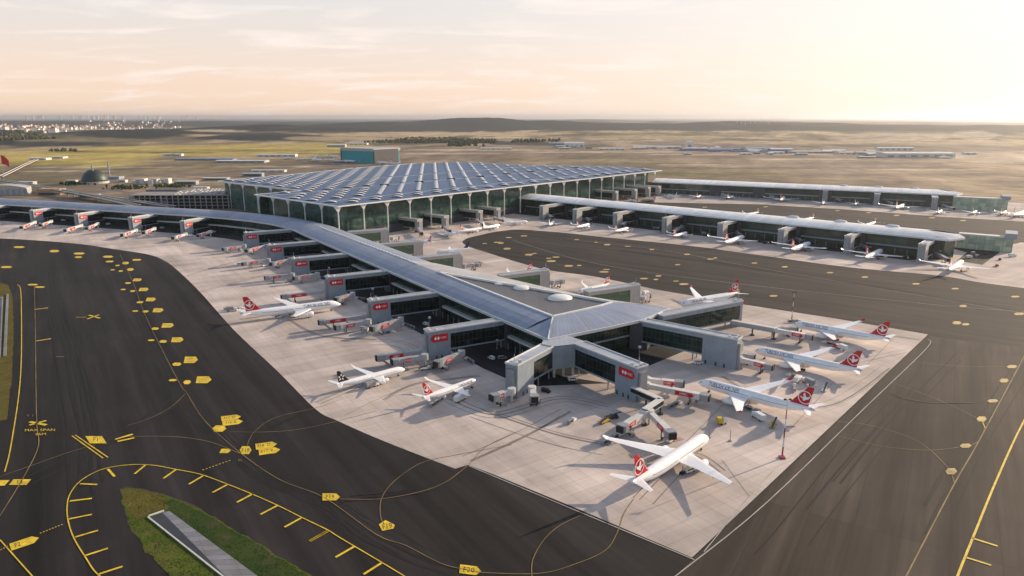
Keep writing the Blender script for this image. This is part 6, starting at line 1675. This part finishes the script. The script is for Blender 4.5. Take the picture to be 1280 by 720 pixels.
# far hillside town
house = thing('town_house', (0, 0, 0), 'pale house with red-brown roof in the far hillside town at the left', 'house', 'houses of the far hillside town')
M['house_wall'] = mat('house_wall', (0.85, 0.80, 0.72), 0.8); M['house_roof'] = mat('house_roof', (0.33, 0.15, 0.09), 0.8)
m = MB(); m.box(-8, 8, -7, 7, -6, 14); m.build('wall', M['house_wall'], house, True)
m = MB(); m.loft([[(-8.6, -7.6, 14.03), (8.6, -7.6, 14.03), (8.6, 7.6, 14.03), (-8.6, 7.6, 14.03)], [(-5, -.3, 19), (5, -.3, 19), (5, .3, 19), (-5, .3, 19)]]); m.build('roof', M['house_roof'], house, True)
first = True; rr = random.Random(3)
for k in range(285):
    u = rr.uniform(-30, 112) if k < 205 else rr.uniform(112, 225); v = rr.uniform(154.5, 167 - max(0, u - 60) * .08) if u < 112 else rr.uniform(152.6, 156.8)
    p = at(u, v); z = terrain_h(p.x, p.y)
    for _ in range(3):
        p2_ = at(u, v, min(z, 100)); z = terrain_h(p2_.x, p2_.y); p = p2_
    o = house if first else copy_tree(house); first = False
    s = rr.uniform(1.1, 2.0); o.location = (p.x, p.y, z); o.scale = (s, s, s * rr.uniform(.8, 1.3)); o.rotation_euler = (0, 0, rr.uniform(0, 3))
# skyline far behind the town
tower = thing('tower_block', (0, 0, 0), 'hazy tower block of the distant skyline at the left', 'tower block', 'tower blocks of the distant skyline')
m = MB(); m.box(-30, 30, -22, 22, 0, 100); m.build('shaft', M['white_steel'], tower, True); m = MB(); m.box(-14, 14, -14, 14, 100, 112); m.build('roof_storey', M['clad'], tower, True)
first = True
for k in range(46):
    u = rr.choice([rr.gauss(45, 8), rr.gauss(105, 14), rr.gauss(150, 12), rr.gauss(195, 12), rr.gauss(240, 8), rr.uniform(0, 260)])
    D = rr.uniform(38000, 44000); p = Vector(((u - 640) / F_PX * CP * D * 0 + at(u, 155).normalized().x * D, at(u, 155).normalized().y * D, 0))
    o = tower if first else copy_tree(tower); first = False
    h = rr.uniform(1.1, 1.9); o.location = (p.x, p.y, 60.0); o.scale = (rr.uniform(.8, 1.8), 1, h)
# power-line or turbine posts on the right-hand hills
post = thing('turbine', (0, 0, 0), 'thin pale wind turbine on the far hills at the right', 'wind turbine', 'wind turbines on the far hills')
m = MB(); m.tube((0, 0, 0), (0, 0, 70), 2.2, 1.3, 6); m.build('tower', M['white_steel'], post, True)
for k in range(3):
    a = math.radians(90 + 120 * k); m = MB(); m.beam((0, -2, 70), (34 * math.cos(a), -2, 70 + 34 * math.sin(a)), 1.2, 2.2); m.build('blade', M['white_steel'], post, True)
first = True
for u in (921, 926, 931, 938, 943, 951, 960, 964, 968, 972, 977, 983):
    D = 8300 + 60 * (u % 7); p = at(u, 160).normalized() * D
    o = post if first else copy_tree(post); first = False
    o.location = (p.x, p.y, terrain_h(p.x, p.y) - 2); o.scale = (.75, .75, .75)
# far woods: many rough crowns on the hills and field edges, one mass
wm = MB(); rw = random.Random(11)
def clump(x, y, z, s):
    b = len(wm.v); n = 6
    tilt = rw.uniform(0, 6.28)
    for (hh, r_) in ((-1.0, .9), (4.0, 1.15), (8.5, .8), (11.5, .25)):
        for k in range(n):
            q = tilt + 2 * math.pi * k / n; j = rw.uniform(.7, 1.25)
            wm.v.append((x + s * 6 * r_ * j * math.cos(q), y + s * 6 * r_ * j * math.sin(q), z + s * hh * rw.uniform(.85, 1.15)))
    for i in range(3):
        for k in range(n): wm.f.append((b + i * n + k, b + i * n + (k + 1) % n, b + (i + 1) * n + (k + 1) % n, b + (i + 1) * n + k)); wm.m.append(0)
    wm.f.append(tuple(b + 3 * n + k for k in range(n))); wm.m.append(0)
for (u0, u1, v0, v1, cnt, sc_) in ((-20, 60, 171, 182, 260, 1.2), (395, 620, 173, 179, 620, .8), (640, 700, 176, 180, 120, 1.1), (0, 120, 176, 179, 160, 1.1), (560, 620, 178, 183, 120, 1.0), (60, 100, 188, 190, 20, .8)):
    for k in range(cnt):
        u, v = rw.uniform(u0, u1), rw.uniform(v0, v1)
        p = at(u, v)
        if noise.noise(Vector((p.x / 700, p.y / 700, 1))) < -.05: continue
        clump(p.x, p.y, terrain_h(p.x, p.y), sc_ * rw.uniform(.7, 1.4))
M['wood'] = mat('woodland', (0.055, 0.062, 0.03), .95, spec=.1, var=.35, vscale=.01)
tag(wm.build('woods', M['wood']), kind='stuff')

# ================================================================== AIR
hz = MB(); hz.box(-70000, 70000, -2500, 70000, -1.5, 290); ho = hz.build('haze', [])
ho.data.materials.clear()
hm = bpy.data.materials.new('haze_air'); hm.use_nodes = True; hn = hm.node_tree.nodes; hn.clear()
hout = hn.new('ShaderNodeOutputMaterial'); pv = hn.new('ShaderNodeVolumePrincipled')
pv.inputs['Color'].default_value = (0.93, 0.95, 1.0, 1); pv.inputs['Density'].default_value = 3.0e-5; pv.inputs['Anisotropy'].default_value = 0.8
hm.node_tree.links.new(pv.outputs[0], hout.inputs['Volume'])
ho.data.materials.append(hm); tag(ho, kind='stuff')
